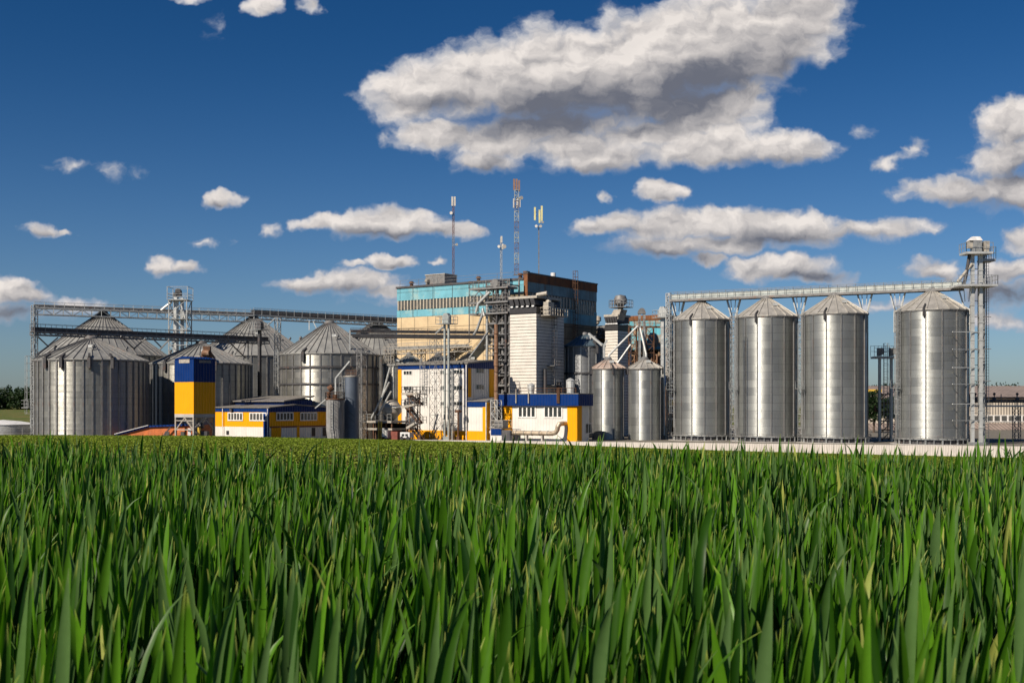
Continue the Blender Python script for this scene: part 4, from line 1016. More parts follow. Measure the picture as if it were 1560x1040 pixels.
elevator(680.5, 154.4, 477, 'tall pale elevator before the white block, its head against the cream panels', r=.13, gap=.74, mt='galvg', legs=2, head=1.5)
column(688.4, 155.5, 562, .42, 'short pale ladder column right of the tall elevator on the white block', 'galvl', 1.0, ladder=True)
elevator(698, 155, 624, 'low rusty post elevator at the annex wall of the white block', r=.09, gap=.3, mt='rust', legs=1, head=.4, plat=False)
braces([(P(676,497,156),P(664,508,157)),(P(737,515,164),P(715,545,166)),(P(744,505,166),P(733,520,165)),(P(533,503,160),P(533,548,160)),(P(533,548,160),P(537,572,160))], 'long diagonal spouts around the belt gallery end', 'galv', .22)
braces([(P(532.5,550,154),P(511,576,154)),(P(511,576,154),P(511,605,154))], 'bent pale spout above the two grey tanks', 'galvl', .2)

# -- central access tower
def access_tower():
    F = Frame(777, 167.3); t = thing('access_tower', 'crowded steel access tower with platforms between the white block and the drier', 'tower', F.o, F.rz)
    xl, xm = F.x(718), F.x(741); H = F.z(424); dz = 2.8
    fr = MB()
    for x in (xm, xm*.5, -.1):
        for y in (0, dz): fr.bar((x,y,0),(x,y,H),.2)
    zs = [H-1.0-2.05*i for i in range(12)]
    for i, z in enumerate(zs):
        if z < 1: continue
        for y in (0, dz): fr.bar((xm,y,z),(-.1,y,z),.18)
        fr.bar((xm,0,z),(xm,dz,z),.16); fr.bar((-.1,0,z),(-.1,dz,z),.16)
        fr.bar((xm,0,z),(xm*.5,0,z-2.05),.1); fr.bar((xm*.5,0,z-2.05),(-.1,0,z),.1)
    fr.build('frame', M['steel'], t)
    # cantilevered left platforms
    for j, py in enumerate((436, 458, 475)):
        z = F.z(py); m = MB().box(xl if j != 1 else xl+.2, -.0, -.7, dz*.8, z-.28, z).build('platform', M['steel'], t)
        MB().rail((xl,-.7,z),(0,-.7,z),1.2,1.0,.06).rail((xl,-.7,z),(xl,dz*.8,z),1.2,1.0,.06).build('railing', M['steel'], t)
    ps = MB().bar((xl,-.6,F.z(520)),(xl,-.6,F.z(430)),.12)
    ps.bar((xl+.1,-.6,F.z(458)),(xl+2.,-.6,F.z(441)),.12).bar((xl+3.6,-.6,F.z(455)),(xl+1.8,-.6,F.z(440)),.12)
    ps.build('outer_post', M['steel'], t)
    for j in range(9):
        z = F.z(492)-1.7*j
        if z > 1: MB().box(xm-.3, -.1, -.3, dz, z-.12, z).build('landing', M['steel'], t)
    # risers
    for i, (f, r, c, top) in enumerate(((.93,.24,'galv',440),(.80,.16,'steel',432),(.68,.22,'galvl',447),(.52,.18,'dsteel',430),(.40,.26,'steel',436),(.27,.2,'pale',446),(.14,.24,'dsteel',438))):
        MB().tube((xm*f,-.25+(i%3)*.9,0),(xm*f,-.25+(i%3)*.9,F.z(top)),r).build('riser_pipe', M[c], t, True)
    MB().path([(xm*.95,-.9,F.z(480)),(xl+3.,-.9,F.z(470)),(xl+2.9,-.9,F.z(478)),(xl+2.0,-1.1,F.z(500)),(xl+1.0,-1.2,F.z(514))],.22).build('spout', M['galv'], t, True)
    MB().path([(xm*.7,-1.,F.z(444)),(xm*1.2,-1.,F.z(461)),(xm*1.3,-1.,F.z(474))],.25).build('spout', M['galvl'], t, True)
    MB().box(xm*.75,xm*.35,-.6,1.5,F.z(436)+.1,F.z(428)).tube((xm*.55,-.7,F.z(430)),(xm*.55,1,F.z(430)),.7).build('drive_head', M['steel'], t)
    st = MB(); z = 0.; s = 1
    while z < H-4: st.bar((xm*.62,dz*.5,z) if s>0 else (xm*.12,dz*.5,z),(xm*.12,dz*.5,z+2) if s>0 else (xm*.62,dz*.5,z+2),.7,.1); z += 2; s = -s
    st.build('stair_flights', M['dsteel'], t)
    MB().box(xm+.5,-.5,dz+.3,dz+3.5,0,F.z(500)).build('back_enclosure', M['black'], t)
access_tower()
def stack():
    o = PG(756, 153); t = thing('flue_stack', 'tall rusty brown flue pipe on a pale lattice foot, left of the boiler house', 'chimney', o, RZ)
    z0, z1 = ZZ(610,153)-GZ, ZZ(494,153)-GZ
    MB().tube((0,0,z0),(0,0,z1),.30).tube((0,0,z1-6.2),(0,0,z1-5.2),.38).build('flue', M['rustbrown'], t, True)
    for k in range(4): z = z0+(z1-z0)*(k+.5)/4; MB().tube((0,0,z-.08),(0,0,z+.08),.36).build('flange', M['rust'], t)
    MB().lattice(0,0,0,z0+.1,1.15,1.0,.1).build('lattice_foot', M['galvl'], t)
stack()

# -- right-hand gallery, its trestles and the tall elevator tower
def ZS(Y0, dz=0): return 15.75+dz
gallery(PZ(1024,158,ZZ(456.5,158)), PZ(1466,139.5,ZZ(438,139.5)), 'pale conveyor gallery along the tops of the four tall silos', casing=.78, truss=.28, rail=1.05, w=1.9, mt='steel', cmt='galvg', post=1.3)
def trestle(px, Y0, ptop, label, full=True, pbot=560, w=.8, spread=2.0):
    o = PG(px, Y0); t = thing('gallery_trestle', label, 'steel support', o, math.atan2(-.46,.89), 'trestles holding the pale gallery'); H = ZZ(ptop, Y0)-GZ; zj = H-2.9
    if full:
        MB().lattice(0,0,0,zj,w,1.1,.12).build('lattice', M['steel'], t)
    else:
        MB().lattice(0,0,zj-3.0,zj,w,1.0,.1).build('lattice', M['galv'], t)
    for s in (-1, 1):
        MB().bar((s*w*.4,0,zj),(s*spread*.55,0,H),.15).bar((s*w*.4,.5,zj),(s*spread*.55,.5,H),.15).bar((s*w*.3,0,zj+1.),(s*spread*.2,0,H),.1).build('bracket_arm', M['galv'], t)
    MB().bar((-spread*.6,0,H),(spread*.6,0,H),.2).build('cap_beam', M['galvl'], t)
trestle(1032, 158.5, 456, 'trestle at the left end of the pale gallery, left of the first tall silo')
trestle(1117, 154.3, 453, 'trestle between the first and second tall silos')
trestle(1217.5, 149.5, 449, 'trestle between the second and third tall silos')
trestle(1317, 145.2, 444, 'short bracket trestle on the right side of the third tall silo', full=False)
trestle(1367, 143.0, 442, 'trestle on the left side of the rightmost tall silo', full=False)
trestle(1473, 139, 438, 'short bracket trestle right of the rightmost tall silo', full=False)
elevator(1010, 160, 467, 'grey bucket elevator left of the first tall silo', r=.26, gap=.5, mt='galv', legs=1, head=1.6)
column(1018.5, 158.8, 447, .6, 'slim caged ladder column at the left end of the pale gallery', 'galv', .9, ladder=True)
for px, l in ((1117.,'between the first and second tall silos'),(1218.5,'between the second and third tall silos')):
    o = PG(px, 147.3); t = thing('caged_ladder', f'tall caged ladder {l}', 'ladder', o, 0)
    MB().ladder((0,0,0),(0,0,17),(1,0,0),.6,.4,.06,True,(0,-1,0)).build('ladder_frame', M['galv'], t)
def big_tower():
    Y0 = 137; o = PG(1493, Y0); t = thing('elevator_tower', 'highest elevator tower at the right end, three pale legs and box heads on top', 'tower', o, 0)
    k = Y0/1560; H1 = ZZ(385, Y0)-GZ
    X = lambda px: (px-1493)*k
    for px, y, r in ((1481.5,0,.21),(1494,0,.21),(1505.5,1.8,.20)):
        c = 'galvl' if y == 0 else 'galv'
        f = MB().box(X(px)-r, X(px)+r, y-.2, y+.2, .4, H1)
        for i in range(1, 11): z = H1*i/11; f.box(X(px)-r-.05, X(px)+r+.05, y-.26, y+.26, z-.05, z+.05)
        f.build('leg_casing', M[c], t)
        MB().box(X(px)-.5, X(px)+.5, y-.5, y+.5, 0, .4).build('boot', M['galv'], t)
    tie = MB()
    for i in range(1, 12):
        z = H1*i/12; tie.bar((X(1484),0,z),(X(1510),1.8 if i%2 else 0,z),.08)
    for px in (1498.5,1511.5): tie.bar((X(px),1.9,3),(X(px),1.9,H1+.5),.1)
    tie.build('tie_bars', M['steel'], t)
    z = H1; a = MB().box(X(1466.5),X(1507),-1.3,1.2,z-.28,z)
    a.build('top_platform', M['galvl'], t)
    MB().rail((X(1466.5),-1.3,z),(X(1507),-1.3,z),1.2,.9,.06).rail((X(1466.5),-1.3,z),(X(1466.5),1.2,z),1.2,.9,.06).build('railing', M['galv'], t)
    MB().box(X(1500),X(1519),.4,2.6,z-1.05,z-.75).build('side_platform', M['galv'], t)
    MB().rail((X(1503),.4,z-.75),(X(1519),.4,z-.75),1.6,.7,.05).rail((X(1519),.4,z-.75),(X(1519),2.6,z-.75),1.6,.7,.05).build('railing', M['galv'], t)
    h1 = MB().hexa([(X(1480),-.7,z+.05),(X(1493),-.7,z+.05),(X(1493),.5,z+.05),(X(1480),.5,z+.05)], [(X(1480),-.7,z+1.55),(X(1493),-.7,z+1.55),(X(1493),.5,z+1.55),(X(1480),.5,z+1.55)]).build('head', M['galv'], t)
    MB().box(X(1474),X(1479.8),-.5,.4,z+.6,z+1.5).build('drive_unit', M['pale'], h1)
    MB().hexa([(X(1474),-.75,z+1.56),(X(1494),-.75,z+1.56),(X(1494),.55,z+1.56),(X(1474),.55,z+1.56)], [(X(1480),-.5,z+2.1),(X(1491),-.5,z+2.1),(X(1491),.3,z+2.1),(X(1480),.3,z+2.1)]).build('hood', M['mwhite'], h1)
    MB().box(X(1496.5),X(1505),-.6,.8,z+.05,z+1.5).build('head', M['pale'], t)
    # spouts down to the gallery
    MB().path([(X(1476),-.2,z-.3),(X(1471),-.2,z-3.0),(X(1467),-.2,z-4.4)],.22).build('spout', M['dsteel'], t, True)
    MB().path([(X(1480),-.2,z-1.5),(X(1458),-.2,z-3.9)],.2).build('spout', M['pale'], t, True)
    z2 = ZZ(434, Y0)-GZ; MB().box(X(1456),X(1515),-1.1,2.4,z2-.25,z2).build('lower_platform', M['galvl'], t)
    MB().rail((X(1456),-1.1,z2),(X(1515),-1.1,z2),1.2,.9,.06).rail((X(1515),-1.1,z2),(X(1515),2.4,z2),1.2,.9,.06).build('railing', M['galv'], t)
    MB().ladder((X(1509),1.2,0),(X(1509),1.2,H1),(1,0,0),.5,.4,.05).build('ladder', M['galv'], t)
    # stays to the silo
    for i, py in enumerate((506, 532.5, 560, 585, 615, 640)):
        zz = ZZ(py, Y0)-GZ; MB().bar((X(1446),-1.2,zz),(X(1497),0,zz),.1).bar((X(1446),-1.2,zz),(X(1458),1.,zz-1.1),.08).build('stay', M['galvl'] if i%2 == 0 else M['galv'], t)
big_tower()
def twin():
    Y0 = 150; o = PG(1349, Y0); t = thing('bucket_elevator', 'twin elevator pipes with a shared top platform in the gap before the rightmost tall silo', 'bucket elevator', o, 0)
    X = lambda px: (px-1349)*Y0/1560; H = ZZ(546, Y0)-GZ
    for px in (1340, 1358): 
        MB().tube((X(px),0,0),(X(px),0,H),.22).build('leg_pipe', M['galvl'], t, True)
        MB().box(X(px)-.3,X(px)+.15,-.4,.4,H+.35,H+1.5).lathe([(.35,0),(.45,.4),(.3,.9),(.01,1.)], (X(px)+.3,0,H+.6), 10).build('head', M['pale'], t, True)
    MB().box(X(1329),X(1364),-.9,.9,H-.02,H+.28).build('top_platform', M['galvl'], t)
    MB().rail((X(1329),-.9,H+.28),(X(1364),-.9,H+.28),1.2,.6,.05).rail((X(1329),.9,H+.28),(X(1364),.9,H+.28),1.6,.6,.05).build('railing', M['galv'], t)
    MB().ladder((X(1350),.3,0),(X(1350),.3,H+2.2),(1,0,0),.55,.4,.06,True,(0,-1,0)).build('ladder', M['galv'], t)
    m = MB(); 
    for i in range(6): m.bar((X(1343),.6,i*1.2),(X(1356),.6,i*1.2+1.2),.12); m.bar((X(1344),.6,i*1.3+.4),(X(1360),.6,i*1.3+.4),.18)
    m.path([(X(1334),.2,5.3),(X(1334),.2,4.5),(X(1342),.2,4.5)],.15); m.build('pipework', M['rust'], t)
    MB().lattice(X(1363),.6,0,8.5,.8,.9,.09).build('side_lattice', M['galv'], t)
twin()

# -- pipework over the two short silos
def swan():
    o = PG(975, 162); t = thing('bucket_elevator', 'elevator with rounded hood whose spouts feed the two short silos', 'bucket elevator', o, 0)
    X = lambda px: (px-975)*162/1560; Z = lambda py: ZZ(py,162)-GZ
    MB().box(X(972.5),X(976),-.3,.3,0,Z(478)).box(X(979.5),X(983),-.3,.3,0,Z(478)).build('leg_casing', M['galv'], t)
    m = MB()
    for k in range(9):
        a0, a1 = math.pi*k/8, math.pi*(k+1)/8
    c = (X(977.5), Z(478)); r = X(983)-X(977.5)
    pts = [(c[0]+(r+.05)*math.cos(math.pi*k/10), c[1]+(r+.35)*math.sin(math.pi*k/10)) for k in range(11)]
    MB().hexa([(x,-.4,z) for x, z in pts], [(x,.4,z) for x, z in pts]).build('hood', M['steel'], t)
    MB().path([(X(971),-.5,Z(497)),(X(927),-1.2,Z(541)),(X(927),-1.2,Z(549))],.17,8).build('spout', M['galvl'], t, True)
    MB().path([(X(975),-.5,Z(500)),(X(983),-1.2,Z(540)),(X(983),-1.2,Z(549))],.17,8).build('spout', M['galvl'], t, True)
    MB().path([(X(960),-.6,Z(525)),(X(940),-.8,Z(553))],.14,8).build('spout', M['galvl'], t, True)
    MB().bar((X(958),0,Z(498)),(X(1014),0,Z(498)),.3).rail((X(958),-.3,Z(498)),(X(1014),-.3,Z(498)),1.2,.8,.07).build('platform', M['rust'], t)
    l = MB().lattice(X(964),.2,0,Z(498),1.2,1.4,.12); l.build('frame', M['rust'], t)
    MB().lattice(X(990),.2,0,Z(498),1.2,1.4,.12).build('frame', M['rust'], t)
swan()
braces([(P(897,508,165),P(918,526,163)),(P(920,526,163),P(920,545,163)),(P(920,526,163),P(925,518,163))], 'bent pale spout above the dark shaded silo', 'galvl', .3)

# ---------------------------------------------------------------- left buildings
def hopper_tower():
    F = Frame(295, 138); t = thing('loading_tower', 'yellow and blue clad loading tower on steel legs, before the squat silos', 'tower', F.o, F.rz)
    xl = F.x(266); D = F.y(328); zt = F.z(546); zm = F.z(581.5); zb = F.z(630.5)
    MB().box(xl, 0, 0, D, zb, zm-.005).build('yellow_cladding', M['yellow'], t)
    MB().box(xl, 0, 0, D, zm, zt).build('blue_cladding', M['blue'], t)
    zr = F.z(544)
    MB().add([(xl-.15,-.15,zt+.003),(.15,-.15,zt+.003),(.15,D+.15,zt+.003),(xl-.15,D+.15,zt+.003),(xl/2,-.15,zt+.35),(xl/2,D+.15,zt+.35)], [(0,1,4),(3,5,2),(1,2,5,4),(0,4,5,3),(0,3,2,1)]).build('roof', M['blue'], t)
    MB().box(F.x(273),F.x(289),-.05,-.003,F.z(552.5),F.z(546.5)).build('louvre_panel', M['pale'], t)
    MB().box(.003,.05,F.y(303),F.y(321),F.z(552),F.z(548)).build('louvre_panel', M['steel'], t)
    MB().box(xl, 0, 0, D, zb-.45, zb-.003).build('ring_beam', M['conc'], t)
    for x in (xl+.12, -.12):
        for y in (.12, D-.12): MB().bar((x,y,0),(x,y,zb-.45),.22).build('leg', M['pale'], t)
    for a, b in (((xl+.2,.12,2.),(xl/2,.12,zb-.5)),((-.2,.12,2.),(xl/2,.12,zb-.5)),((xl,.12,2.),(0,.12,2.)),((xl,.12,zb-.9),(0,.12,zb-.9)),((-.12,.2,2.),(-.12,D/2,zb-.5)),((-.12,D-.2,2.),(-.12,D/2,zb-.5))):
        MB().bar(a,b,.13).build('brace', M['pale'], t)
    MB().lathe([(1.6,zb-.5),(.3,zb-2.4),(.3,zb-2.8)], (xl/2,D/2,0), 12).build('hopper', M['galv'], t, True)
    # rotten machinery poking out behind the top
    m = MB().box(xl*.05,-xl*.35,D-.3,D+.6,zt,zt+1.5); 
hopper_tower()
def rusty_top():
    o = P(315, 548, 152); t = thing('rusty_winch', 'rusty machinery lump against the squat silo roof above the blue tower top', 'machine', o)
    m = MB(); m.box(-.7,.7,-.5,.5,-.3,1.1).box(-.45,.55,-.4,.4,1.1,2.0); m.build('housing', M['rust'], t)
    MB().tube((-.5,-.6,1.),(.5,-.6,1.),.45).tube((.3,0,1.5),(1.2,0,.2),.15).build('drum', M['rustbrown'], t, True)
    MB().lattice(0,0,-3,.0,1.2,1.,.12).build('frame', M['steel'], t)
    MB().box(-1.8,-.9,-.4,.4,-.3,.6).build('guard_plate', M['pale'], t)
rusty_top()
def office():
    F = Frame(410, 149); t = thing('yellow_office', 'low L-shaped office, yellow over white with blue eaves, by the loading tower', 'building', F.o, F.rz)
    xl = F.x(328); D = F.y(497); zt = F.z(621); zy = F.z(627.5); zw = F.z(650.5)
    ztb = F.z(616, 0, D)
    MB().box(xl, 0, 0, D, 0, zw).build('lower_wall', M['white'], t)
    MB().box(xl, 0, 0, D, zw+.002, zy).build('yellow_wall', M['yellow'], t)
    MB().hexa([(xl,-.04,zy+.002),(.04,-.04,zy+.002),(.04,D+.04,zy+.002),(xl,D+.04,zy+.002)], [(xl,-.04,zt),(.04,-.04,zt),(.04,D*.45,zt+.35),(xl,D*.45,zt+.35)]).build('eave_band', M['blue'], t)
    MB().hexa([(-.3,D*.45,zy+.003),(.035,D*.45,zy+.003),(.035,D,zy+.003),(-.3,D,zy+.003)], [(-.3,D*.45,zt+.35),(.035,D*.45,zt+.35),(.035,D,zt+.1),(-.3,D,zt+.1)]).build('eave_band', M['blue'], t)
    MB().hexa([(xl-.2,-.22,zt-.02),(.25,-.22,zt-.02),(.25,D*.45,zt+.37),(xl-.2,D*.45,zt+.37)], [(xl-.2,-.22,zt+.10),(.25,-.22,zt+.10),(.25,D*.45,zt+.53),(xl-.2,D*.45,zt+.53)]).build('roof', M['roofgrey'], t)
    MB().hexa([(xl-.2,D*.45,zt+.37),(.25,D*.45,zt+.37),(.25,D+.3,zt+.0),(xl-.2,D+.3,zt+.0)], [(xl-.2,D*.45,zt+.53),(.25,D*.45,zt+.53),(.25,D+.3,zt+.15),(xl-.2,D+.3,zt+.15)]).build('roof', M['roofgrey'], t)
    MB().box(F.x(401.5), .045, -.06, -.003, 0, zy).build('corner_panel', M['blue'], t)
    MB().box(F.x(330), F.x(341), -.03, -.003, zw+.003, zy).build('shade_panel', M['yellow'], t)
    for a, b in ((348,370),(381,406)):
        window_front(t, F.x(a), min(F.x(b),-.5), F.z(640.5), F.z(629), 0, 5, gm='glassp', fw=.16, proud=.09)
    for a, b in ((421,446),(457.5,482)):
        window_side(t, F.y(a), F.y(b), F.z(640, 0, F.y(a)), F.z(628.5, 0, F.y(a)), 0, 5, gm='glass', fw=.16, proud=.09)
    MB().box(.003,.05,F.y(413),F.y(427),0,zw).build('garage_panel', M['yellow'], t)
    for a, b in ((426.5,428),(452,456)): MB().box(.003,.06,F.y(a),F.y(b),0,zw).build('pilaster', M['yellow'], t)
    MB().box(.003,.05,.2,F.y(497),zw-.12,zw+.12).build('belt_trim', M['redb'], t)
    for a in (345, 404): MB().box(F.x(a),F.x(a+4),-.05,-.003,0.9,1.5).build('vent_grille', M['black'], t)
    for a in (475, 491.5): MB().box(.003,.05,F.y(a),F.y(a+5),.6,1.9).build('basement_window', M['black'], t)
    for px in (341, 409.5): x = F.x(px); MB().tube((x,-.25,0),(x,-.25,zt-.1),.06).build('downpipe', M['frame'], t)
    x = F.x(354); MB().box(x-.25,x+.25,-.4,-.05,zy+.1,zy+.45).build('floodlight', M['dsteel'], t)
    # higher grey roof behind
    yb = 4.5; z1 = F.z(604.5, xl, yb+3)
    MB().box(xl-1, -1.5, yb, yb+6, zt+.3, z1-.5).build('rear_wall', M['blue'], t)
    MB().hexa([(xl-1.3,yb-.5,z1-.75),(-1.0,yb-.5,z1-.75),(-1.0,yb+6,z1),(xl-1.3,yb+6,z1)], [(xl-1.3,yb-.5,z1-.58),(-1.0,yb-.5,z1-.58),(-1.0,yb+6,z1+.18),(xl-1.3,yb+6,z1+.18)]).build('rear_roof', M['roofgrey'], t)
office()
def brick_shed():
    F = Frame(264, 141); t = thing('brick_shed', 'low orange brick shed with sloping blue roof edge, under the loading tower', 'shed', F.o, 0.0)
    rz = -.12; t.rotation_euler = (0,0,rz)
    X = lambda px: (px-264)*141/1560
    Z = lambda py: ZZ(py,141)-GZ
    prof = [(X(172),Z(664)),(X(226),Z(650.5)),(X(304),Z(647.5))]
    lo = [(x,0,0) for x, z in prof]+[(x,5,0) for x, z in reversed(prof)]; hi = [(x,0,z-.12) for x, z in prof]+[(x,5,z-.12) for x, z in reversed(prof)]
    m = MB(); n = 6
    m.add([(prof[0][0],0,0),(prof[1][0],0,0),(prof[2][0],0,0),(prof[2][0],0,prof[2][1]),(prof[1][0],0,prof[1][1]),(prof[0][0],0,prof[0][1]),
           (prof[0][0],5,0),(prof[1][0],5,0),(prof[2][0],5,0),(prof[2][0],5,prof[2][1]),(prof[1][0],5,prof[1][1]),(prof[0][0],5,prof[0][1])],
          [(0,1,4,5),(1,2,3,4),(2,8,9,3),(7,6,11,10),(8,7,10,9),(6,0,5,11)])
    m.build('wall', M['brick'], t)
    r = MB()
    for (a, b) in zip(prof, prof[1:]): r.bar((a[0],2.5,a[1]+.12),(b[0],2.5,b[1]+.12),5.6,.22)
    r.build('roof', M['blue'], t)
    MB().bar((prof[0][0],-.35,prof[0][1]+.27),(prof[1][0],-.35,prof[1][1]+.27),.25,.08).build('roof_edge', M['mwhite'], t)
    for px in (254, 279): MB().box(X(px)-.3,X(px)+.35,-.06,-.002,.9,1.7).build('window', M['glassp'], t)
    MB().bar((X(249),-.5,1.0),(X(262),-.5,2.3),.15).build('chute', M['dsteel'], t)
brick_shed()
def machinery():
    o = PG(306, 139.5); t = thing('loading_machine', 'dark and yellow loading machinery under the loading tower right side', 'machine', o)
    MB().box(-1,1,-.6,.6,.6,1.8).tube((-1,-.2,2.2),(.4,-.2,2.6),.4).build('body', M['dsteel'], t)
    MB().box(-.25,.15,-.8,-.5,.2,2.3).build('yellow_post', M['vane'], t)
    for x in (-.8,.8): MB().tube((x,-.7,.4),(x,-.5,.4),.4).build('wheel', M['black'], t)
    MB().box(-1.6,-1.2,-.7,-.4,1.2,2.2).build('white_box', M['mwhite'], t)
machinery()
def tanks():
    o = PG(510.5, 148); t = thing('storage_tank', 'rough grey ribbed tank with rusty top next to the yellow office', 'tank', o)
    r = 1.28; H = ZZ(609,148)-GZ
    MB().lathe([(r*.86,0),(r*.9,.8),(r,1.8),(r,H)], n=28).build('shell', M['contank'], t, True)
    MB().lathe([(.01,H),(r+.05,H),(r+.12,H+.05),(r+.12,H+.22),(.01,H+.22)], n=28).build('lid', M['rust'], t)
    m = MB()
    for i in range(12):
        a, b = 2*math.pi*i/12, 2*math.pi*(i+1)/12
        m.rail(((r+.1)*math.cos(a),(r+.1)*math.sin(a),H+.2),((r+.1)*math.cos(b),(r+.1)*math.sin(b),H+.2),.9,.7,.06)
    m.build('railing', M['rust'], t)
    MB().tube((-.9,0,H),(-.9,0,H+1.2),.3).tube((-.9,-.3,H+1.5),(-.3,-.3,H+1.9),.45).tube((0,0,H),(0,0,H+.8),.35).build('fan', M['rust'], t, True)
    MB().ladder((-r*.3,-r-.15,.3),(-r*.3,-r-.15,H),(1,0,0),.5,.4,.05,True,(0,-1,0)).build('ladder', M['galv'], t)
    MB().bar((-2.9,0,H-1.2),(-1.,0,H+.4),.14).build('spout', M['galvl'], t)
    o = PG(535, 150.5); t = thing('storage_tank', 'smooth blue-grey tank, taller, between the ribbed tank and the lattice ladder', 'tank', o)
    r = 1.12; H = ZZ(573,150.5)-GZ
    MB().lathe([(r,0),(r,H)], n=36).build('shell', M['bluetank'], t, True)
    MB().lathe([(.01,H+.15),(r+.05,H+.05),(r+.05,H-.1),(r,H-.1)], n=36).build('lid', M['pale'], t, True)
    MB().ladder((-r*.95,-.6,.2),(-r*.95,-.6,H),(.5,-.5,0),.5,.4,.06,True,(-.7,-.7,0)).build('ladder', M['galv'], t)
    MB().rail((-r*.6,-.7,H),(r*.6,-.7,H),.9,.4,.05).rail((-r*.6,.7,H),(r*.6,.7,H),.9,.4,.05).build('railing', M['rust'], t)
    m = MB()
    for k in range(8):
        a0, a1 = R(-150+k*12), R(-150+(k+1)*12)
    m.bar((-r*.2,-r-.2,3.6),(r*.6,-r-.1,2.8),.06).bar((-r*.2,-r-.2,4.4),(r*.6,-r-.1,3.6),.06); m.build('step_rail', M['dsteel'], t)
tanks()
def loading_deck():
    F = Frame(596, 153); t = thing('loading_deck', 'rusty raised deck with cyclone and yellow posts left of the white block', 'platform', F.o, F.rz)
    xl = F.x(548); z = F.z(641)
    MB().box(xl,0,0,4,z-.3,z).build('deck', M['pale'], t)
    MB().box(xl,0,.2,3.8,z-1.4,z-1.1).build('lower_beam', M['pale'], t)
    MB().rail((xl,0,z),(0,0,z),1,.8,.06).build('railing', M['galv'], t)
    for i in range(6):
        x = xl*(i+.1)/5.2
        for y in (.3, 3.6): MB().bar((x,y,0),(x,y,z-.3),.16).build('post', M['rust'], t)
    for px in (577, 580.8): x = F.x(px,-.4); MB().tube((x,-.4,0),(x,-.4,F.z(641.5)),.12).build('yellow_post', M['vane'], t)
    x = F.x(584); MB().lathe([(.3,z),(1.4,z+1.2),(1.5,z+2.0),(.9,z+2.9),(.3,z+3.1)], (x,2,0), 18).build('cyclone', M['pale'], t, True)
    MB().add([(x-.5,1,z+2.4),(x+1.8,.8,z+2.0),(x+1.6,3,z+2.2),(x-.4,3,z+2.7),(x-.5,1,z+2.3),(x+1.8,.8,z+1.9),(x+1.6,3,z+2.1),(x-.4,3,z+2.6)], [(0,1,2,3),(4,7,6,5),(0,4,5,1),(1,5,6,2),(2,6,7,3),(3,7,4,0)]).build('hood', M['galvl'], t)
    for a, b, c, d in ((566,637,593,582),(576,632,596,596),(580,612,594,560)):
        MB().tube((F.x(a,-.2),-.2,F.z(b)),(F.x(c,-.2),-.2,F.z(d)),.14).build('spout', M['galvl'], t, True)
    MB().box(F.x(590),F.x(594),-.6,.3,.4,1.6).tube((F.x(588),-.6,.6),(F.x(588),-.6,1.9),.25).build('pump', M['galvl'], t)
    MB().box(F.x(596),F.x(606),-.1,1.,0,F.z(657)).build('red_cabinet', M['redb'], t)
    MB().box(xl,0,3.9,4.1,0,z-.4).build('back_panel', M['black'], t)
    # small tower head at the top left of the white block
    zt = F.z(530); m = MB(); m.lattice(F.x(591,10),10.6,0,F.z(530,0,10),1.2,1.3,.12)
    m.build('riser_frame', M['steel'], t)
    MB().rail((F.x(584,10),10,F.z(551,0,10)),(F.x(600,10),10,F.z(551,0,10)),1.1,.5,.06).rail((F.x(584,10),10,F.z(536,0,10)),(F.x(600,10),10,F.z(536,0,10)),1.1,.5,.06).box(F.x(584,10),F.x(600,10),10,11.6,F.z(537,0,10),F.z(536,0,10)).build('riser_platform', M['pale'], t)
loading_deck()
def machine_cart():
    F = Frame(620, 152.2); t = thing('seed_cart', 'small white and yellow machine with a bent arm at the foot of the fire stair', 'machine', F.o, F.rz)
    MB().box(-.9,.9,-.5,.5,.5,1.3).build('body', M['mwhite'], t)
    for i in range(2): MB().box(-.6+.7*i,-.1+.7*i,-.53,-.5,.7,1.05).build('window', M['glass'], t)
    m = MB(); pts = [(.9*math.cos(a)+.8, -.3, 1.2*math.sin(a)+.1) for a in [math.pi*k/8 for k in range(9)]]; m.path(pts,.05,6); m.build('arm', M['rust'], t)
    for x in (-.6,.6): MB().tube((x,-.55,.35),(x,-.35,.35),.35).build('wheel', M['black'], t)
machine_cart()

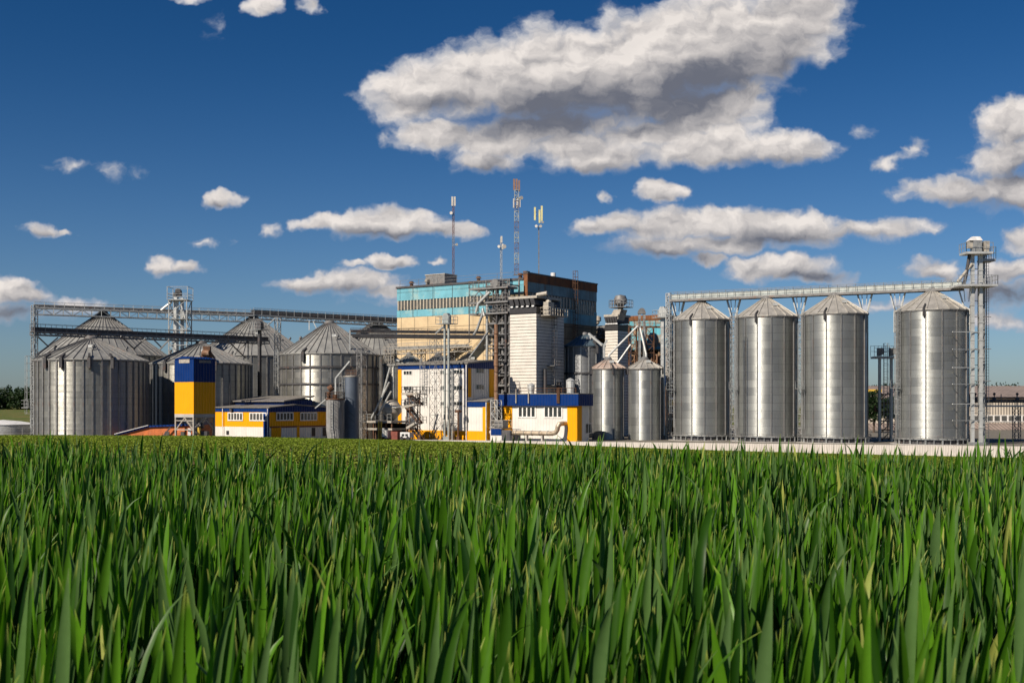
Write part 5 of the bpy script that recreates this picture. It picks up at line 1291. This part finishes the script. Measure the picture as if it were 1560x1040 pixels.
# ---------------------------------------------------------------- boundary wall, warehouse, far left tank
def pale_wall():
    A = Vector((-14,168-.0)); B = Vector((61.5,142)); d = (B-A).normalized(); rz = math.atan2(d.y, d.x); L = 118.
    t = thing('boundary_wall', 'long low pale ribbed wall in front of the silos', 'wall', (A.x, A.y-.35, GZ-1.6), rz)
    m = MB(); n = int(L/3.0)
    for i in range(n): m.box(i*3.0, i*3.0+2.985, 0, .16, -.3, 1.6+.40)
    m.build('wall_panels', M['wall'], t)
    MB().box(0, L, -.01, .17, 1.6+.402, 1.6+.43).build('coping', M['conc'], t)
pale_wall()
def warehouse():
    Y0 = 215; o = PG(1306, Y0); t = thing('warehouse', 'long beige warehouse with brown roof behind the rightmost tall silo', 'building', o)
    X = lambda px: (px-1306)*Y0/1560; Z = lambda py, y=Y0: ZZ(py, y)-GZ; x0, x1 = 0, X(1900)
    MB().box(x0,x1,6,22,0,Z(606.5)).build('upper_wall', M['beige'], t)
    MB().hexa([(x0-.5,5.2,Z(606.5)),(x1,5.2,Z(606.5)),(x1,22,Z(588,Y0+14)),(x0-.5,22,Z(588,Y0+14))], [(x0-.5,5.2,Z(605)),(x1,5.2,Z(605)),(x1,22,Z(587,Y0+14)),(x0-.5,22,Z(587,Y0+14))]).build('roof', M['brownroof'], t)
    MB().box(x0,x1,0,5.9,0,Z(660)).build('lower_wall', M['beige'], t)
    MB().hexa([(x0-.3,-.7,Z(660.5)),(x1,-.7,Z(660.5)),(x1,6,Z(647)),(x0-.3,6,Z(647))], [(x0-.3,-.7,Z(658.5)),(x1,-.7,Z(658.5)),(x1,6,Z(645)),(x0-.3,6,Z(645))]).build('lean_to_roof', M['brownroof'], t)
    MB().box(x0,x1,-.75,-.69,Z(661),Z(655)).build('fascia', M['dsteel'], t)
    for i in range(14):
        a = X(1488)+i*X(1317); 
        window_front(t, a, a+1.35, Z(642.5), Z(633), 6, 1, gm='glassp', fw=.16, proud=.1)
    for a, b in ((1328,1358),(1514,1552),(1580,1620)): MB().box(X(a),X(b),-.06,-.003,0,Z(662)).build('door', M['galv'], t)
    MB().box(X(1318),X(1340),-1.5,-1.,Z(597),Z(593)).build('crane_beam', M['vane'], t)
warehouse()
def pipe_rack():
    Y0 = 150; o = PG(1474, Y0); t = thing('pipe_rack', 'dark pipe rack with valves crossing before the beige warehouse', 'pipe rack', o)
    X = lambda px: (px-1474)*Y0/1560; Z = lambda py: ZZ(py, Y0)-GZ; x1 = X(1760)
    MB().box(0,x1,0,1.2,Z(619.5),Z(617)).build('deck', M['galv'], t)
    for py, r, mt in ((605.5,.11,'dsteel'),(609.5,.1,'dsteel'),(612,.12,'dsteel')): MB().tube((0,.4,Z(py)),(x1,.4,Z(py)),r).build('pipe', M[mt], t, True)
    f = MB()
    for i in range(12): x = X(1478+24*i); f.bar((x,.2,Z(617)),(x,.2,Z(600)),.1)
    for i in range(22): x = X(1474+12*i); f.bar((x,0,Z(617)),(x,0,Z(611)),.05)
    f.build('posts', M['steel'], t)
    for px in (1487,1516,1551,1582): MB().ball((X(px),.3,Z(609)),.34,8).ball((X(px)-.35,.3,Z(611)),.25,8).tube((X(px),.3,Z(607)),(X(px),.3,Z(600)),.07).ball((X(px),.3,Z(600)),.22,8).build('valve', M['dsteel'], t)
    for px in (1551, 1640): MB().lattice(X(px),.5,0,Z(619.5),.85,.9,.09).build('trestle', M['steel'], t)
pipe_rack()
def white_tank():
    Y0 = 172; o = PG(5, Y0); t = thing('water_tank', 'low wide white round tank at the far left edge', 'tank', o); r = 49*Y0/1560; H = ZZ(646, Y0)-GZ
    MB().lathe([(r,0),(r,H)], n=48).build('shell', M['galvl'], t, True)
    MB().lathe([(r+.1,H-.05),(r+.1,H+.03),(r*.5,H+.5),(.01,H+.75)], n=48).build('lid', M['mwhite'], t, True)
    m = MB()
    for i in range(24): a, b = 2*math.pi*i/24, 2*math.pi*(i+1)/24; m.bar(((r+.3)*math.cos(a),(r+.3)*math.sin(a),H*.4),((r+.3)*math.cos(b),(r+.3)*math.sin(b),H*.4),.06)
    m.build('hoop', M['steel'], t)
white_tank()
def side_fence():
    pts = [PG(-200,146,GZ+.3), PG(52,146,GZ+.3)]; t = thing('wire_fence', 'thin wire fence with posts before the low white tank', 'fence', pts[0]); b = pts[1]-pts[0]
    m = MB(); n = 14
    for i in range(n+1): q = b*(i/n); m.bar(q-Vector((0,0,.3)), q+Vector((0,0,1.9)), .09)
    m.build('posts', M['steel'], t)
    w = MB()
    for z in (.5,1.1,1.8): w.bar(Vector((0,0,z)), b+Vector((0,0,z)), .035)
    w.build('wires', M['steel'], t)
side_fence()
